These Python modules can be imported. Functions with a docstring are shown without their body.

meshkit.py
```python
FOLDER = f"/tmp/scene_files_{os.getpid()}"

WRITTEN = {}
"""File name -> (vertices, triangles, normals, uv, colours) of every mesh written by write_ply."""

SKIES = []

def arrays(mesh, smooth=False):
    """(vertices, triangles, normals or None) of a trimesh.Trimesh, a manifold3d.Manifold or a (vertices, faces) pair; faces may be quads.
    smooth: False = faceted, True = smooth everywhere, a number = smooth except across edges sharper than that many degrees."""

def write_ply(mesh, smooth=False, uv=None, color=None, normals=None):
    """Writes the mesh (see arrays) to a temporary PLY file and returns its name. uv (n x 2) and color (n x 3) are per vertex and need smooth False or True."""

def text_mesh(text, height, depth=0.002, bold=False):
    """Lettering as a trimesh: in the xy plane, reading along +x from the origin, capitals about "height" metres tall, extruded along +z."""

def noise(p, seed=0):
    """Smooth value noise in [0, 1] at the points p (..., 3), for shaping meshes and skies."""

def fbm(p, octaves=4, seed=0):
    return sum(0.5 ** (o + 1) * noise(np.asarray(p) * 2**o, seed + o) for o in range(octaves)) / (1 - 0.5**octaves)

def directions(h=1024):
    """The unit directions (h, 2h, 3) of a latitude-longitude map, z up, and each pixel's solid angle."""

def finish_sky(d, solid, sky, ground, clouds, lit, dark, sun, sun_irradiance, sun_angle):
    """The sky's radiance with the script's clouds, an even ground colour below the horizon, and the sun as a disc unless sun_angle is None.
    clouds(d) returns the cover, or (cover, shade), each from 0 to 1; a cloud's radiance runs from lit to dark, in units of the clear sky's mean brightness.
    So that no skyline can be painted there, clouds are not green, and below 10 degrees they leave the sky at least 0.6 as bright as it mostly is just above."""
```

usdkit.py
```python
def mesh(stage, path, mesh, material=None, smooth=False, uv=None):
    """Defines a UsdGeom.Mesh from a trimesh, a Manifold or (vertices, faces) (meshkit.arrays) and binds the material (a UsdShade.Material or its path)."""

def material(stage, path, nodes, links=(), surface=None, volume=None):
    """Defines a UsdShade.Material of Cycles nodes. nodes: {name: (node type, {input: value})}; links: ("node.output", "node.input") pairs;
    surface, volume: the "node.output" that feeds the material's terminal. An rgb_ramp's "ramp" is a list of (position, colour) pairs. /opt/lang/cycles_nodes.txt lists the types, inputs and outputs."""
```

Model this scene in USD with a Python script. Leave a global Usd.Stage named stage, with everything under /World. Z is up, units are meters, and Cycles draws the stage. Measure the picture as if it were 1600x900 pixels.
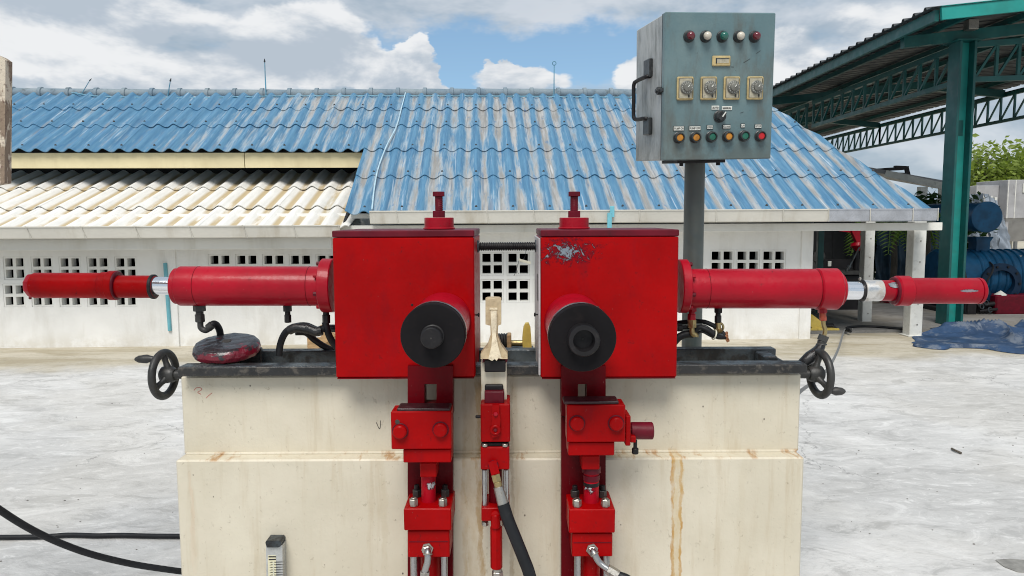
import math, random
import numpy as np, trimesh, usdkit, meshkit
from shapely.geometry import Polygon, box as sbox
from pxr import Usd, UsdGeom, UsdLux, UsdShade, Gf, Sdf, Vt

random.seed(7)
rng = np.random.default_rng(7)
stage = Usd.Stage.CreateInMemory()
UsdGeom.SetStageUpAxis(stage, UsdGeom.Tokens.z)
UsdGeom.SetStageMetersPerUnit(stage, 1.0)
UsdGeom.Xform.Define(stage, '/World')
UsdGeom.Scope.Define(stage, '/World/Looks')

# ---------------------------------------------------------------- camera
F, PITCH, ROLL, EYE = 1164.0, math.radians(5.4), math.radians(0.27), np.array([0, 0, 1.5])
_r0, _u0 = np.array([1., 0, 0]), np.array([0, math.sin(PITCH), math.cos(PITCH)])
FWD = np.array([0, math.cos(PITCH), -math.sin(PITCH)])
RIGHT = _r0 * math.cos(ROLL) - _u0 * math.sin(ROLL)
UP = _u0 * math.cos(ROLL) + _r0 * math.sin(ROLL)
cam = UsdGeom.Camera.Define(stage, '/World/camera')
cam.CreateHorizontalApertureAttr(36.0)
cam.CreateVerticalApertureAttr(20.25)
cam.CreateFocalLengthAttr(36.0 * F / 1600)
cam.CreateClippingRangeAttr(Gf.Vec2f(0.05, 2000))
cam.CreateExposureAttr(0.03)
_m = np.eye(4)
_m[0, :3], _m[1, :3], _m[2, :3], _m[3, :3] = RIGHT, UP, -FWD, EYE
UsdGeom.Xformable(cam).AddTransformOp().Set(Gf.Matrix4d(*_m.ravel().tolist()))

# ---------------------------------------------------------------- sun and sky
SUN = np.array([-0.16, -0.80, 1.15]); SUN = SUN / np.linalg.norm(SUN)
sun = UsdLux.DistantLight.Define(stage, '/World/sun')
sun.CreateIntensityAttr(0.9)
sun.CreateAngleAttr(30.0)
sun.CreateNormalizeAttr(True)
sun.CreateColorAttr(Gf.Vec3f(1.0, 0.955, 0.9))
_z = SUN; _x = np.cross([0, 0, 1], _z); _x /= np.linalg.norm(_x); _y = np.cross(_z, _x)
_m = np.eye(4); _m[0, :3], _m[1, :3], _m[2, :3] = _x, _y, _z
UsdGeom.Xformable(sun).AddTransformOp().Set(Gf.Matrix4d(*_m.ravel().tolist()))


class Ref:
    def __init__(self, s): self.s = s


class Graph:
    """A small builder of node graphs."""
    def __init__(self): self.nodes, self.links, self.i = {}, [], 0
    def add(self, kind, out, **kw):
        self.i += 1
        n = f'n{self.i}'
        d = {}
        for k, v in kw.items():
            if isinstance(v, Ref): self.links.append((v.s, f'{n}.{k}'))
            else: d[k] = v
        self.nodes[n] = (kind, d)
        return Ref(f'{n}.{out}')
    def m(self, op, a, b=0.0, c=0.0): return self.add('math', 'value', math_type=op, value1=a, value2=b, value3=c)
    def vm(self, op, a, b=(0, 0, 0), out='vector', **k): return self.add('vector_math', out, math_type=op, vector1=a, vector2=b, **k)
    def pos(self): return self.add('geometry', 'position')
    def obj(self): return self.add('texture_coordinate', 'object')
    def scale(self, v, s): return self.vm('multiply', v, tuple(float(x) for x in s))
    def noise(self, v, scale, detail=4, rough=.55, dist=0.0, out='fac'):
        return self.add('noise_texture', out, vector=v, scale=float(scale), detail=float(detail), roughness=float(rough), distortion=float(dist))
    def voro(self, v, scale, out='distance', feature='f1', rnd=1.0):
        return self.add('voronoi_texture', out, vector=v, scale=float(scale), feature=feature, randomness=rnd)
    def ss(self, v, lo, hi, a=0.0, b=1.0):
        return self.add('map_range', 'result', range_type='smoothstep', value=v, from_min=float(lo), from_max=float(hi), to_min=float(a), to_max=float(b), clamp=True)
    def lin(self, v, lo, hi, a=0.0, b=1.0):
        return self.add('map_range', 'result', range_type='linear', value=v, from_min=float(lo), from_max=float(hi), to_min=float(a), to_max=float(b), clamp=True)
    def mix(self, f, a, b, kind='mix'): return self.add('mix', 'color', mix_type=kind, fac=f, color1=a, color2=b)
    def xyz(self, v):
        self.i += 1
        n = f'n{self.i}'
        self.nodes[n] = ('separate_xyz', {})
        self.links.append((v.s, f'{n}.vector'))
        return Ref(f'{n}.x'), Ref(f'{n}.y'), Ref(f'{n}.z')
    def bump(self, h, dist, strength=1.0): return self.add('bump', 'normal', height=h, distance=float(dist), strength=float(strength))
    def principled(self, **kw): return self.add('principled_bsdf', 'BSDF', **kw)
    def done(self, name, surface): return usdkit.material(stage, '/World/Looks/' + name, self.nodes, self.links, surface=surface.s)


def ray(px, py):
    d = FWD + RIGHT * (px - 800) / F + UP * (450 - py) / F
    return d


def P(px, py, Y):
    """The point at distance Y in front of the photographer (world y = Y)."""
    d = ray(px, py)
    return EYE + d * (Y / d[1])


def ground_at(px, py, z=0.0):
    d = ray(px, py)
    return EYE + d * ((z - EYE[2]) / d[2])


def mpp(py, Y):
    d = ray(800, py)
    return Y / d[1] / F


def unit(v): v = np.asarray(v, float); return v / np.linalg.norm(v)


def make_sky():
    g = Graph()
    el, rot = math.asin(SUN[2]), math.atan2(SUN[0], SUN[1])
    sky = g.add('sky_texture', 'color', sky_type='single_scattering', sun_disc=False, sun_elevation=el, sun_rotation=rot, air_density=1.0, aerosol_density=0.6, ozone_density=1.4)
    d = g.add('texture_coordinate', 'generated')
    warp = g.noise(g.scale(d, (1, 1, 1.6)), 9, 5, .6, out='color')
    w = g.vm('scale', g.vm('subtract', warp, (.5, .5, .5)), scale=0.085)
    dw = g.vm('add', d, w)
    q = g.scale(d, (1, 1, 2.3))
    n1 = g.noise(q, 3.1, 7, .56, .25)
    n2 = g.noise(g.vm('add', q, (3.1, 1.7, 8.2)), 8.5, 6, .6, .15)
    def blob(px, py, sx, sy, soft=.35):
        c = unit(ray(px, py))
        s = (F / sx, F / sx, F / sy)
        r = g.vm('length', g.scale(g.vm('subtract', dw, tuple(c.tolist())), s), out='value')
        return g.ss(r, 1.0 + soft, 1.0 - soft)
    def total(items, soft):
        t = None
        for a in items:
            b = g.m('multiply', blob(*a[:4], soft), a[4])
            t = b if t is None else g.m('add', t, b)
        return t
    # thin high veil and general cover
    holes = total([(560, 74, 62, 26, .42), (735, 92, 100, 48, .5), (885, 96, 105, 50, .55), (965, 72, 80, 34, .34), (690, 110, 60, 40, .3)], .75)
    cover = g.m('subtract', g.m('add', g.m('multiply', n1, .8), g.m('multiply', n2, .34)), holes)
    cover = g.m('add', cover, .16)
    wisp = g.noise(g.scale(g.vm('add', d, (2.2, 5.1, .7)), (2.2, 2.2, 11)), 3.2, 7, .64, .5)
    cover = g.m('add', cover, g.m('multiply', g.m('subtract', wisp, .5), .55))
    veil = g.ss(cover, .30, .70)
    # solid cumulus
    puffs = [(600, 112, 62, 40, 1), (640, 78, 26, 22, 1), (664, 132, 30, 17, 1), (815, 128, 66, 26, 1), (790, 106, 26, 16, 1), (1012, 128, 48, 30, 1),
             (470, 60, 90, 55, .9), (395, 120, 95, 36, .6), (190, 118, 110, 38, .75), (60, 40, 110, 50, .7), (235, 20, 80, 34, .8), (1215, 105, 50, 42, .7), (1340, 60, 90, 60, .5)]
    cu = total(puffs, .5)
    cden = g.m('add', cu, g.m('multiply', g.m('subtract', n2, .5), .9))
    cmask = g.ss(cden, .34, .62)
    # light from above: compare the density a little higher up
    q2 = g.vm('add', q, (-.012, -.02, .06))
    n3 = g.noise(q2, 3.1, 7, .56, .25)
    lit = g.lin(g.m('subtract', n1, n3), -.10, .10)
    grey = g.noise(g.vm('add', q, (9.3, 4.4, 1.9)), 2.6, 5, .55)
    _, _, dz = g.xyz(d)
    tone = g.m('add', g.m('multiply', lit, .55), g.m('multiply', grey, .75))
    cveil = g.mix(g.ss(tone, .35, 1.0), (3.3, 4.2, 5.1), (6.6, 7.0, 7.5))
    ccum = g.mix(g.ss(g.m('add', g.m('multiply', lit, .7), g.m('multiply', n2, .55)), .38, .85), (4.7, 5.4, 6.2), (8.4, 8.55, 8.7))
    blue = g.mix(.27, g.mix(1.0, sky, (0.95, 1.12, 1.25), 'multiply'), (4.0, 6.0, 7.0))
    c = g.mix(g.m('multiply', veil, .93), blue, cveil)
    c = g.mix(cmask, c, ccum)
    bg = g.add('background_shader', 'background', color=c, strength=0.1)
    return g.done('sky_material', bg)


dome = UsdLux.DomeLight.Define(stage, '/World/sky')
UsdShade.MaterialBindingAPI.Apply(dome.GetPrim()).Bind(make_sky())
dome.GetPrim().SetCustomDataByKey('kind', 'structure')

# ---------------------------------------------------------------- things and parts
_used = {}


def _free(parent, name):
    path = f'{parent}/{name}'
    k = _used.get(path, -1) + 1
    _used[path] = k
    return path if k == 0 else f'{path}_{k:03d}'


class Thing:
    def __init__(self, name, label=None, cat=None, loc=(0, 0, 0), rz=0.0, group=None, kind=None):
        self.path = _free('/World', name)
        x = UsdGeom.Xform.Define(stage, self.path)
        self.loc, self.rz = np.array(loc, float), rz
        x.AddTranslateOp().Set(Gf.Vec3d(*self.loc.tolist()))
        if rz: x.AddRotateZOp().Set(math.degrees(rz))
        self.c, self.s = math.cos(rz), math.sin(rz)
        for k, v in (('label', label), ('category', cat), ('group', group), ('kind', kind)):
            if v: x.GetPrim().SetCustomDataByKey(k, v)


def part(parent, name, mesh, mat, smooth=35, label=None, kind=None, world=True):
    """One mesh under a thing or a part. The mesh is given in world coordinates (world=False: in the thing's own)."""
    root = parent if isinstance(parent, Thing) else parent[1]
    ppath = parent.path if isinstance(parent, Thing) else parent[0]
    if isinstance(mesh, (list,)): mesh = join(mesh)
    if world and hasattr(mesh, 'vertices'):
        mesh = mesh.copy()
        v = np.array(mesh.vertices) - root.loc
        mesh.vertices = np.stack([v[:, 0] * root.c + v[:, 1] * root.s, -v[:, 0] * root.s + v[:, 1] * root.c, v[:, 2]], 1)
    path = _free(ppath, name)
    m = usdkit.mesh(stage, path, mesh, mat, smooth)
    if label: m.GetPrim().SetCustomDataByKey('label', label)
    if kind: m.GetPrim().SetCustomDataByKey('kind', kind)
    return (path, root)


def single(name, mesh, mat, label=None, cat=None, kind=None, group=None, smooth=35):
    if isinstance(mesh, list): mesh = join(mesh)
    m = usdkit.mesh(stage, _free('/World', name), mesh, mat, smooth)
    for k, v in (('label', label), ('category', cat), ('group', group), ('kind', kind)):
        if v: m.GetPrim().SetCustomDataByKey(k, v)
    return m


def join(ms): return trimesh.util.concatenate(ms)


# ---------------------------------------------------------------- shapes
def cbox(x0, x1, y0, y1, z0, z1, b=0.003):
    x0, x1 = min(x0, x1), max(x0, x1); y0, y1 = min(y0, y1), max(y0, y1); z0, z1 = min(z0, z1), max(z0, z1)
    b = min(b, (x1 - x0) * .4, (y1 - y0) * .4, (z1 - z0) * .4)
    if b <= 0:
        return trimesh.creation.box(bounds=[[x0, y0, z0], [x1, y1, z1]])
    pts = []
    for sx in (0, 1):
        for sy in (0, 1):
            for sz in (0, 1):
                c = np.array([(x0, x1)[sx], (y0, y1)[sy], (z0, z1)[sz]])
                d = np.array([1 - 2 * sx, 1 - 2 * sy, 1 - 2 * sz]) * b
                for k in range(3):
                    e = d.copy(); e[k] = 0
                    pts.append(c + e)
    return trimesh.convex.convex_hull(np.array(pts))


def pb(x0, y0, x1, y1, Yf, Yb, b=0.003):
    """A box whose front face fills the given picture rectangle at distance Yf and which reaches back to Yb."""
    xm, ym = (x0 + x1) / 2, (y0 + y1) / 2
    return cbox(P(x0, ym, Yf)[0], P(x1, ym, Yf)[0], Yf, Yb, P(xm, y1, Yf)[2], P(xm, y0, Yf)[2], b)


def frame_of(axis):
    a = unit(axis)
    u = np.cross(a, [0, 0, 1.0]) if abs(a[2]) < .9 else np.cross(a, [1.0, 0, 0])
    u = unit(u)
    return a, u, np.cross(a, u)


def lathe(p0, axis, prof, n=40, phase=0.0):
    """prof: (distance along axis, radius) pairs."""
    a, u, w = frame_of(axis)
    th = np.linspace(0, 2 * np.pi, n, endpoint=False) + phase
    ring = np.cos(th)[:, None] * u + np.sin(th)[:, None] * w
    V, Fc = [], []
    for t, r in prof:
        V.append(np.asarray(p0) + a * t + ring * max(r, 1e-5))
    V = np.vstack(V)
    for k in range(len(prof) - 1):
        for i in range(n):
            j = (i + 1) % n
            A, B, C, D = k * n + i, k * n + j, (k + 1) * n + j, (k + 1) * n + i
            Fc += [[A, B, C], [A, C, D]]
    m = trimesh.Trimesh(V, Fc, process=False)
    for end, s in ((0, -1), (len(prof) - 1, 1)):
        if prof[end][1] > 1e-4:
            c = len(m.vertices)
            ctr = np.asarray(p0) + a * prof[end][0]
            idx = np.arange(n) + end * n
            f = [[c, idx[i], idx[(i + 1) % n]] if s > 0 else [c, idx[(i + 1) % n], idx[i]] for i in range(n)]
            m = trimesh.Trimesh(np.vstack([m.vertices, ctr]), np.vstack([m.faces, f]), process=False)
    if m.volume < 0: m.invert()
    return m


def cyl(p0, p1, r, r1=None, n=32, b=0.002):
    p0, p1 = np.asarray(p0, float), np.asarray(p1, float)
    L = np.linalg.norm(p1 - p0); r1 = r if r1 is None else r1
    b = min(b, L * .3, r * .4, r1 * .4)
    return lathe(p0, p1 - p0, [(0, r - b), (b, r), (L - b, r1), (L, r1 - b)], n)


def hexp(p0, p1, r, phase=0.0, b=0.0015):
    p0, p1 = np.asarray(p0, float), np.asarray(p1, float)
    L = np.linalg.norm(p1 - p0); b = min(b, L * .3)
    return lathe(p0, p1 - p0, [(0, r - b), (b, r), (L - b, r), (L, r - b)], 6, phase)


def spline(pts, n=8):
    pts = np.asarray(pts, float)
    if len(pts) < 3: return pts
    q = np.vstack([2 * pts[0] - pts[1], pts, 2 * pts[-1] - pts[-2]])
    out = []
    for i in range(1, len(q) - 2):
        for t in np.linspace(0, 1, n, endpoint=False):
            a, b, c, d = q[i - 1], q[i], q[i + 1], q[i + 2]
            out.append(.5 * ((2 * b) + (-a + c) * t + (2 * a - 5 * b + 4 * c - d) * t ** 2 + (-a + 3 * b - 3 * c + d) * t ** 3))
    out.append(pts[-1])
    return np.array(out)


def tube(pts, r, n=12, smooth=8):
    p = spline(pts, smooth) if smooth else np.asarray(pts, float)
    rr = np.full(len(p), r) if np.ndim(r) == 0 else np.interp(np.linspace(0, 1, len(p)), np.linspace(0, 1, len(r)), r)
    t = np.gradient(p, axis=0); t /= np.linalg.norm(t, axis=1)[:, None] + 1e-12
    u = frame_of(t[0])[1]
    V = []
    th = np.linspace(0, 2 * np.pi, n, endpoint=False)
    for i in range(len(p)):
        u = unit(u - t[i] * np.dot(u, t[i]))
        w = np.cross(t[i], u)
        V.append(p[i] + rr[i] * (np.cos(th)[:, None] * u + np.sin(th)[:, None] * w))
    V = np.vstack(V); Fc = []
    for k in range(len(p) - 1):
        for i in range(n):
            j = (i + 1) % n
            A, B, C, D = k * n + i, k * n + j, (k + 1) * n + j, (k + 1) * n + i
            Fc += [[A, B, C], [A, C, D]]
    e = len(V); V = np.vstack([V, p[0], p[-1]]); k = (len(p) - 1) * n
    for i in range(n):
        j = (i + 1) % n
        Fc += [[e, j, i], [e + 1, k + i, k + j]]
    m = trimesh.Trimesh(V, Fc, process=False)
    if m.volume < 0: m.invert()
    return m


def ptube(pts, r, n=12): return tube([P(*q) for q in pts], r, n)


def torus(c, axis, R, r, n=40, k=14, flat=1.0):
    a, u, w = frame_of(axis)
    th = np.linspace(0, 2 * np.pi, n, endpoint=False); ph = np.linspace(0, 2 * np.pi, k, endpoint=False)
    V = np.array([np.asarray(c) + (R + r * math.cos(f)) * (math.cos(t) * u + math.sin(t) * w) + a * r * flat * math.sin(f) for t in th for f in ph])
    Fc = []
    for i in range(n):
        for j in range(k):
            A, B, C, D = i * k + j, ((i + 1) % n) * k + j, ((i + 1) % n) * k + (j + 1) % k, i * k + (j + 1) % k
            Fc += [[A, B, C], [A, C, D]]
    m = trimesh.Trimesh(V, Fc, process=False)
    if m.volume < 0: m.invert()
    return m


def beam(p0, p1, w, h, up=(0, 0, 1)):
    """A square bar from p0 to p1."""
    p0, p1 = np.asarray(p0, float), np.asarray(p1, float)
    d = p1 - p0; L = np.linalg.norm(d); a = d / L
    s = np.cross(a, up)
    if np.linalg.norm(s) < 1e-6: s = np.cross(a, [1, 0, 0])
    s = unit(s); u = np.cross(s, a)
    m = trimesh.creation.box([L, w, h])
    T = np.eye(4); T[:3, 0], T[:3, 1], T[:3, 2], T[:3, 3] = a, s, u, (p0 + p1) / 2
    if np.linalg.det(T[:3, :3]) < 0: T[:3, 1] *= -1
    m.apply_transform(T)
    return m


def plate(pts, Yf, Yb, holes=()):
    """A plate with a front outline given in picture coordinates at distance Yf."""
    f = lambda q: [(P(a, b, Yf)[0], P(a, b, Yf)[2]) for a, b in q]
    m = trimesh.creation.extrude_polygon(Polygon(f(pts), [f(h) for h in holes]), abs(Yb - Yf), engine='earcut')
    v = np.array(m.vertices)
    m.vertices = np.stack([v[:, 0], max(Yf, Yb) - v[:, 2], v[:, 1]], 1)
    if m.volume < 0: m.invert()
    return m


def cx(x0, x1, yc, rpx, Y, r1=None, n=40, b=0.003):
    """A cylinder along x between two picture columns."""
    s = mpp(yc, Y)
    return cyl(P(x0, yc, Y), P(x1, yc, Y), rpx * s, None if r1 is None else r1 * s, n, b)


def cz(xc, y0, y1, rpx, Y, n=28, b=0.002, hexa=False):
    s = mpp((y0 + y1) / 2, Y)
    a, c = P(xc, y1, Y), P(xc, y0, Y)
    a[0] = c[0] = (a[0] + c[0]) / 2
    return hexp(a, c, rpx * s, .3) if hexa else cyl(a, c, rpx * s, None, n, b)


# ---------------------------------------------------------------- materials
def paint(name, col, rough=.45, var=.18, scale=5, dirt=(.06, .05, .04), amt=.35, dscale=14, bump=.0006, metal=0.0, coat=0.0, stretch=(1, 1, 1), lo=.52, hi=.75, rvar=.2, col2=None, local=False, spec=.5):
    g = Graph()
    p = g.obj() if local else g.pos()
    v = g.scale(p, stretch)
    n = g.noise(v, scale, 5, .6)
    f = g.noise(g.vm('add', v, (5.3, 2.1, 9.9)), dscale, 8, .68, .3)
    c = np.array(col)
    c2 = np.array(col2) if col2 is not None else c * (1 - var)
    base = g.mix(g.ss(n, .3, .7), tuple(np.clip(c * (1 + var * .5), 0, .95)), tuple(c2))
    base = g.mix(g.m('multiply', g.ss(f, lo, hi), amt), base, dirt)
    ro = g.lin(f, .3, .7, max(.05, rough - rvar * .5), min(1, rough + rvar))
    fine = g.noise(p, dscale * 6, 3, .6)
    nb = g.bump(g.m('add', fine, g.m('multiply', n, 2.0)), bump)
    return g.done(name, g.principled(base_color=base, roughness=ro, metallic=metal, normal=nb, coat_weight=coat, coat_roughness=.15, specular_ior_level=spec))


def red_material(name, col=(.30, .0005, .0012), chips=(), spec=.09, coat=.035):
    g = Graph()
    p = g.pos()
    n = g.noise(p, 3.2, 5, .6)
    v = g.noise(g.scale(p, (1, 1, .35)), 9, 6, .65)
    base = g.mix(g.ss(n, .3, .7), tuple(np.array(col) * 1.12), tuple(np.array(col) * .82))
    base = g.mix(g.m('multiply', g.ss(v, .52, .8), .5), base, (.13, .004, .01))
    # oil grime and small dark scuffs
    f = g.noise(g.vm('add', p, (3, 7, 1)), 38, 6, .7, .4)
    base = g.mix(g.m('multiply', g.ss(f, .60, .74), .6), base, (.035, .008, .01))
    sc = g.noise(g.scale(p, (1.5, 1.5, .5)), 120, 3, .6)
    base = g.mix(g.m('multiply', g.ss(sc, .70, .76), .45), base, (.30, .16, .15))
    h = g.m('add', g.noise(p, 60, 3, .55), g.m('multiply', g.noise(p, 4.5, 3, .5), 7.0))
    for (c, s, thr, col2) in chips:
        r = g.vm('length', g.scale(g.vm('subtract', p, tuple(c)), tuple(1 / x for x in s)), out='value')
        k = g.m('add', g.m('multiply', g.m('subtract', 1.0, r), .20), g.m('multiply', g.noise(g.vm('add', p, (1.1, .4, 2.2)), 42, 7, .72, 1.4), .95))
        mask = g.m('multiply', g.ss(k, thr, thr + .035), g.ss(r, 1.25, .95))
        edge = g.m('multiply', g.ss(k, thr - .13, thr - .02), g.ss(r, 1.3, .9))
        base = g.mix(g.m('multiply', edge, .85), base, (.09, .003, .009))
        base = g.mix(mask, base, g.mix(g.noise(p, 50, 3), (.12, .16, .19), tuple(col2)))
        h = g.m('subtract', h, g.m('multiply', mask, 4.0))
    ro = g.lin(f, .3, .75, .26, .62)
    nb = g.bump(h, .0008)
    return g.done(name, g.principled(base_color=base, roughness=ro, normal=nb, specular_ior_level=spec, coat_weight=coat, coat_roughness=.12))


def metal(name, col, rough=.3, dirt=.4, dcol=(.05, .045, .04), sc=30, lo=.5, hi=.7, bump=.0004):
    g = Graph()
    p = g.pos()
    f = g.noise(p, sc, 6, .65, .3)
    mk = g.m('multiply', g.ss(f, lo, hi), dirt)
    base = g.mix(mk, col, dcol)
    return g.done(name, g.principled(base_color=base, metallic=g.m('subtract', 1.0, mk), roughness=g.lin(f, .3, .7, rough * .7, min(1, rough * 1.7)), normal=g.bump(g.noise(p, 220, 2), bump)))


def plain(name, col, rough=.5, metalness=0.0, **k):
    g = Graph()
    return g.done(name, g.principled(base_color=tuple(col), roughness=rough, metallic=metalness, **k))


M = {}
M['red'] = red_material('red_enamel')
M['crimson'] = red_material('crimson_enamel', (.32, .0003, .011), spec=.2, coat=.16)
M['darkred'] = red_material('dark_red_enamel', (.105, .001, .004))
M['maroon'] = paint('maroon_paint', (.105, .0015, .010), .4, .3, 9, (.02, .004, .006), .6, spec=.25)
_bx = P(884, 393, 2.6)
M['red_chipped'] = red_material('red_enamel_flaking', chips=[((_bx[0], 2.6, _bx[2]), (.120, .2, .052), .60, (.24, .28, .31))])
_b2 = P(1365, 455, 2.85)
_b3 = P(1500, 452, 2.85)
M['crimson_worn'] = red_material('crimson_worn', (.28, .0005, .010), spec=.2, coat=.16, chips=[((_b3[0], 2.8, _b3[2]), (.030, .12, .005), .42, (.30, .20, .21))])
M['steel'] = metal('bright_steel', (.42, .42, .42), .25, .45)
M['chrome'] = metal('chrome_rod', (.86, .87, .9), .12, .06, (.3, .3, .3), 20, .6, .8, .0001)
M['nut'] = metal('zinc_fitting', (.42, .40, .36), .35, .6, (.05, .045, .035), 60)
M['brass'] = metal('brass_fitting', (.42, .33, .16), .35, .6, (.06, .045, .03), 60)
M['black'] = paint('black_oxide', (.009, .008, .009), .45, .3, 12, (.05, .045, .04), .35, 30, .0003, spec=.3)
M['disc'] = paint('black_disc', (.006, .005, .006), .6, .3, 8, (.018, .014, .014), .45, 25, .0003, spec=.16)
M['oily'] = paint('oily_black', (.012, .013, .014), .28, .4, 20, (.07, .06, .055), .5, 40, .0012)
M['bed'] = paint('bed_steel', (.040, .052, .060), .30, .6, 7, (.006, .006, .006), .95, 16, .002, rvar=.35, lo=.44, hi=.60)
M['bed_face'] = paint('bed_front', (.016, .016, .016), .4, .5, 10, (.085, .075, .062), .75, 20, .0018, lo=.50, hi=.64)
M['wheel'] = paint('wheel_iron', (.030, .030, .028), .42, .4, 14, (.09, .08, .07), .45, 30, .0006)
M['rubber'] = paint('black_hose', (.008, .009, .011), .5, .3, 10, (.05, .05, .05), .3, 40, .0005, spec=.3)
M['white_paint'] = paint('flaking_white', (.72, .64, .47), .6, .2, 30, (.22, .15, .08), .7, 60, .0015)
M['bone'] = paint('cream_casting', (.50, .40, .25), .55, .25, 22, (.17, .10, .05), .7, 45, .001)
M['yellow'] = paint('yellow_paint', (.62, .47, .10), .5, .2, 10, (.3, .2, .05), .5)
M['tan'] = paint('tan_wood', (.42, .27, .13), .7, .3, 12, (.10, .06, .03), .5, stretch=(1, 1, 6))


def cream_material():
    g = Graph()
    p = g.pos()
    x, y, z = g.xyz(p)
    n = g.noise(p, 2.4, 5, .6)
    base = g.mix(g.ss(n, .3, .7), (.60, .555, .445), (.52, .475, .37))
    drip = g.noise(g.scale(p, (1, 1, .09)), 22, 6, .65, .2)
    base = g.mix(g.m('multiply', g.ss(drip, .50, .78), .40), base, (.36, .27, .15))
    spots = g.noise(g.scale(p, (1, 1, .7)), 55, 6, .72, .5)
    base = g.mix(g.m('multiply', g.ss(spots, .60, .70), .5), base, (.22, .18, .12))
    tiny = g.voro(g.scale(p, (1, 1, .7)), 26)
    base = g.mix(g.m('multiply', g.ss(tiny, .10, .05), g.ss(g.noise(p, 9, 2), .55, .6)), base, (.07, .055, .04))
    wob = g.m('multiply', g.m('subtract', g.noise(g.scale(p, (1, 1, 1.0)), 9, 6, .7), .5), .036)
    xs = g.m('add', x, wob)
    _s = P(1055, 800, 2.65)
    # rust runs
    for (px, w, top, bot, a, col) in ((1051, .0085, 715, 960, 1.0, (.40, .215, .055)), (1064, .0075, 718, 960, 1.0, (.41, .225, .06)), (1058, .026, 715, 960, .5, (.48, .35, .15)),
                                      (750, .020, 590, 960, .85, (.34, .22, .09)), (738, .045, 590, 960, .45, (.42, .32, .18)), (806, .02, 590, 960, .28, (.40, .31, .18)), (300, .012, 740, 960, .35, (.55, .42, .3)), (800, .010, 590, 900, .5, (.25, .18, .10)), (725, .012, 600, 960, .4, (.4, .29, .14)), (600, .02, 715, 960, .22, (.4, .33, .2)), (980, .03, 590, 720, .2, (.4, .33, .2)), (1160, .02, 720, 960, .18, (.45, .38, .25))):
        cx0, zt, zb = P(px, 800, 2.65)[0], P(px, top, 2.65)[2], P(px, bot, 2.65)[2]
        wv = g.m('multiply', g.lin(g.noise(g.scale(g.vm('add', p, (px * .13, 0, 0)), (3, 3, 1.0)), 9, 5, .7), .3, .7, .25, 1.5), w)
        mk = g.ss(g.m('divide', g.m('absolute', g.m('subtract', xs, float(cx0))), wv), 1.0, .45)
        mk = g.m('multiply', mk, g.ss(z, zt + .02, zt - .01))
        mk = g.m('multiply', mk, g.lin(g.noise(g.scale(p, (1, 1, .35)), 26, 5, .7), .34, .58, .15, 1.0))
        base = g.mix(g.m('multiply', mk, a), base, col)
    # rust along the ledge
    zl = P(766, 712, 2.68)[2]
    led = g.m('multiply', g.ss(g.m('absolute', g.m('subtract', z, float(zl))), .012, .002), g.ss(g.noise(g.scale(p, (1, .3, .3)), 12, 6, .7, .4), .53, .66))
    base = g.mix(g.m('multiply', led, .85), base, (.33, .16, .04))
    nb = g.bump(g.m('add', g.noise(p, 90, 3), g.m('multiply', n, 5.0)), .0007)
    return g.done('cream_cabinet_paint', g.principled(base_color=base, roughness=g.lin(drip, .3, .7, .42, .65), normal=nb, coat_weight=.1))


M['cream'] = cream_material()


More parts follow.
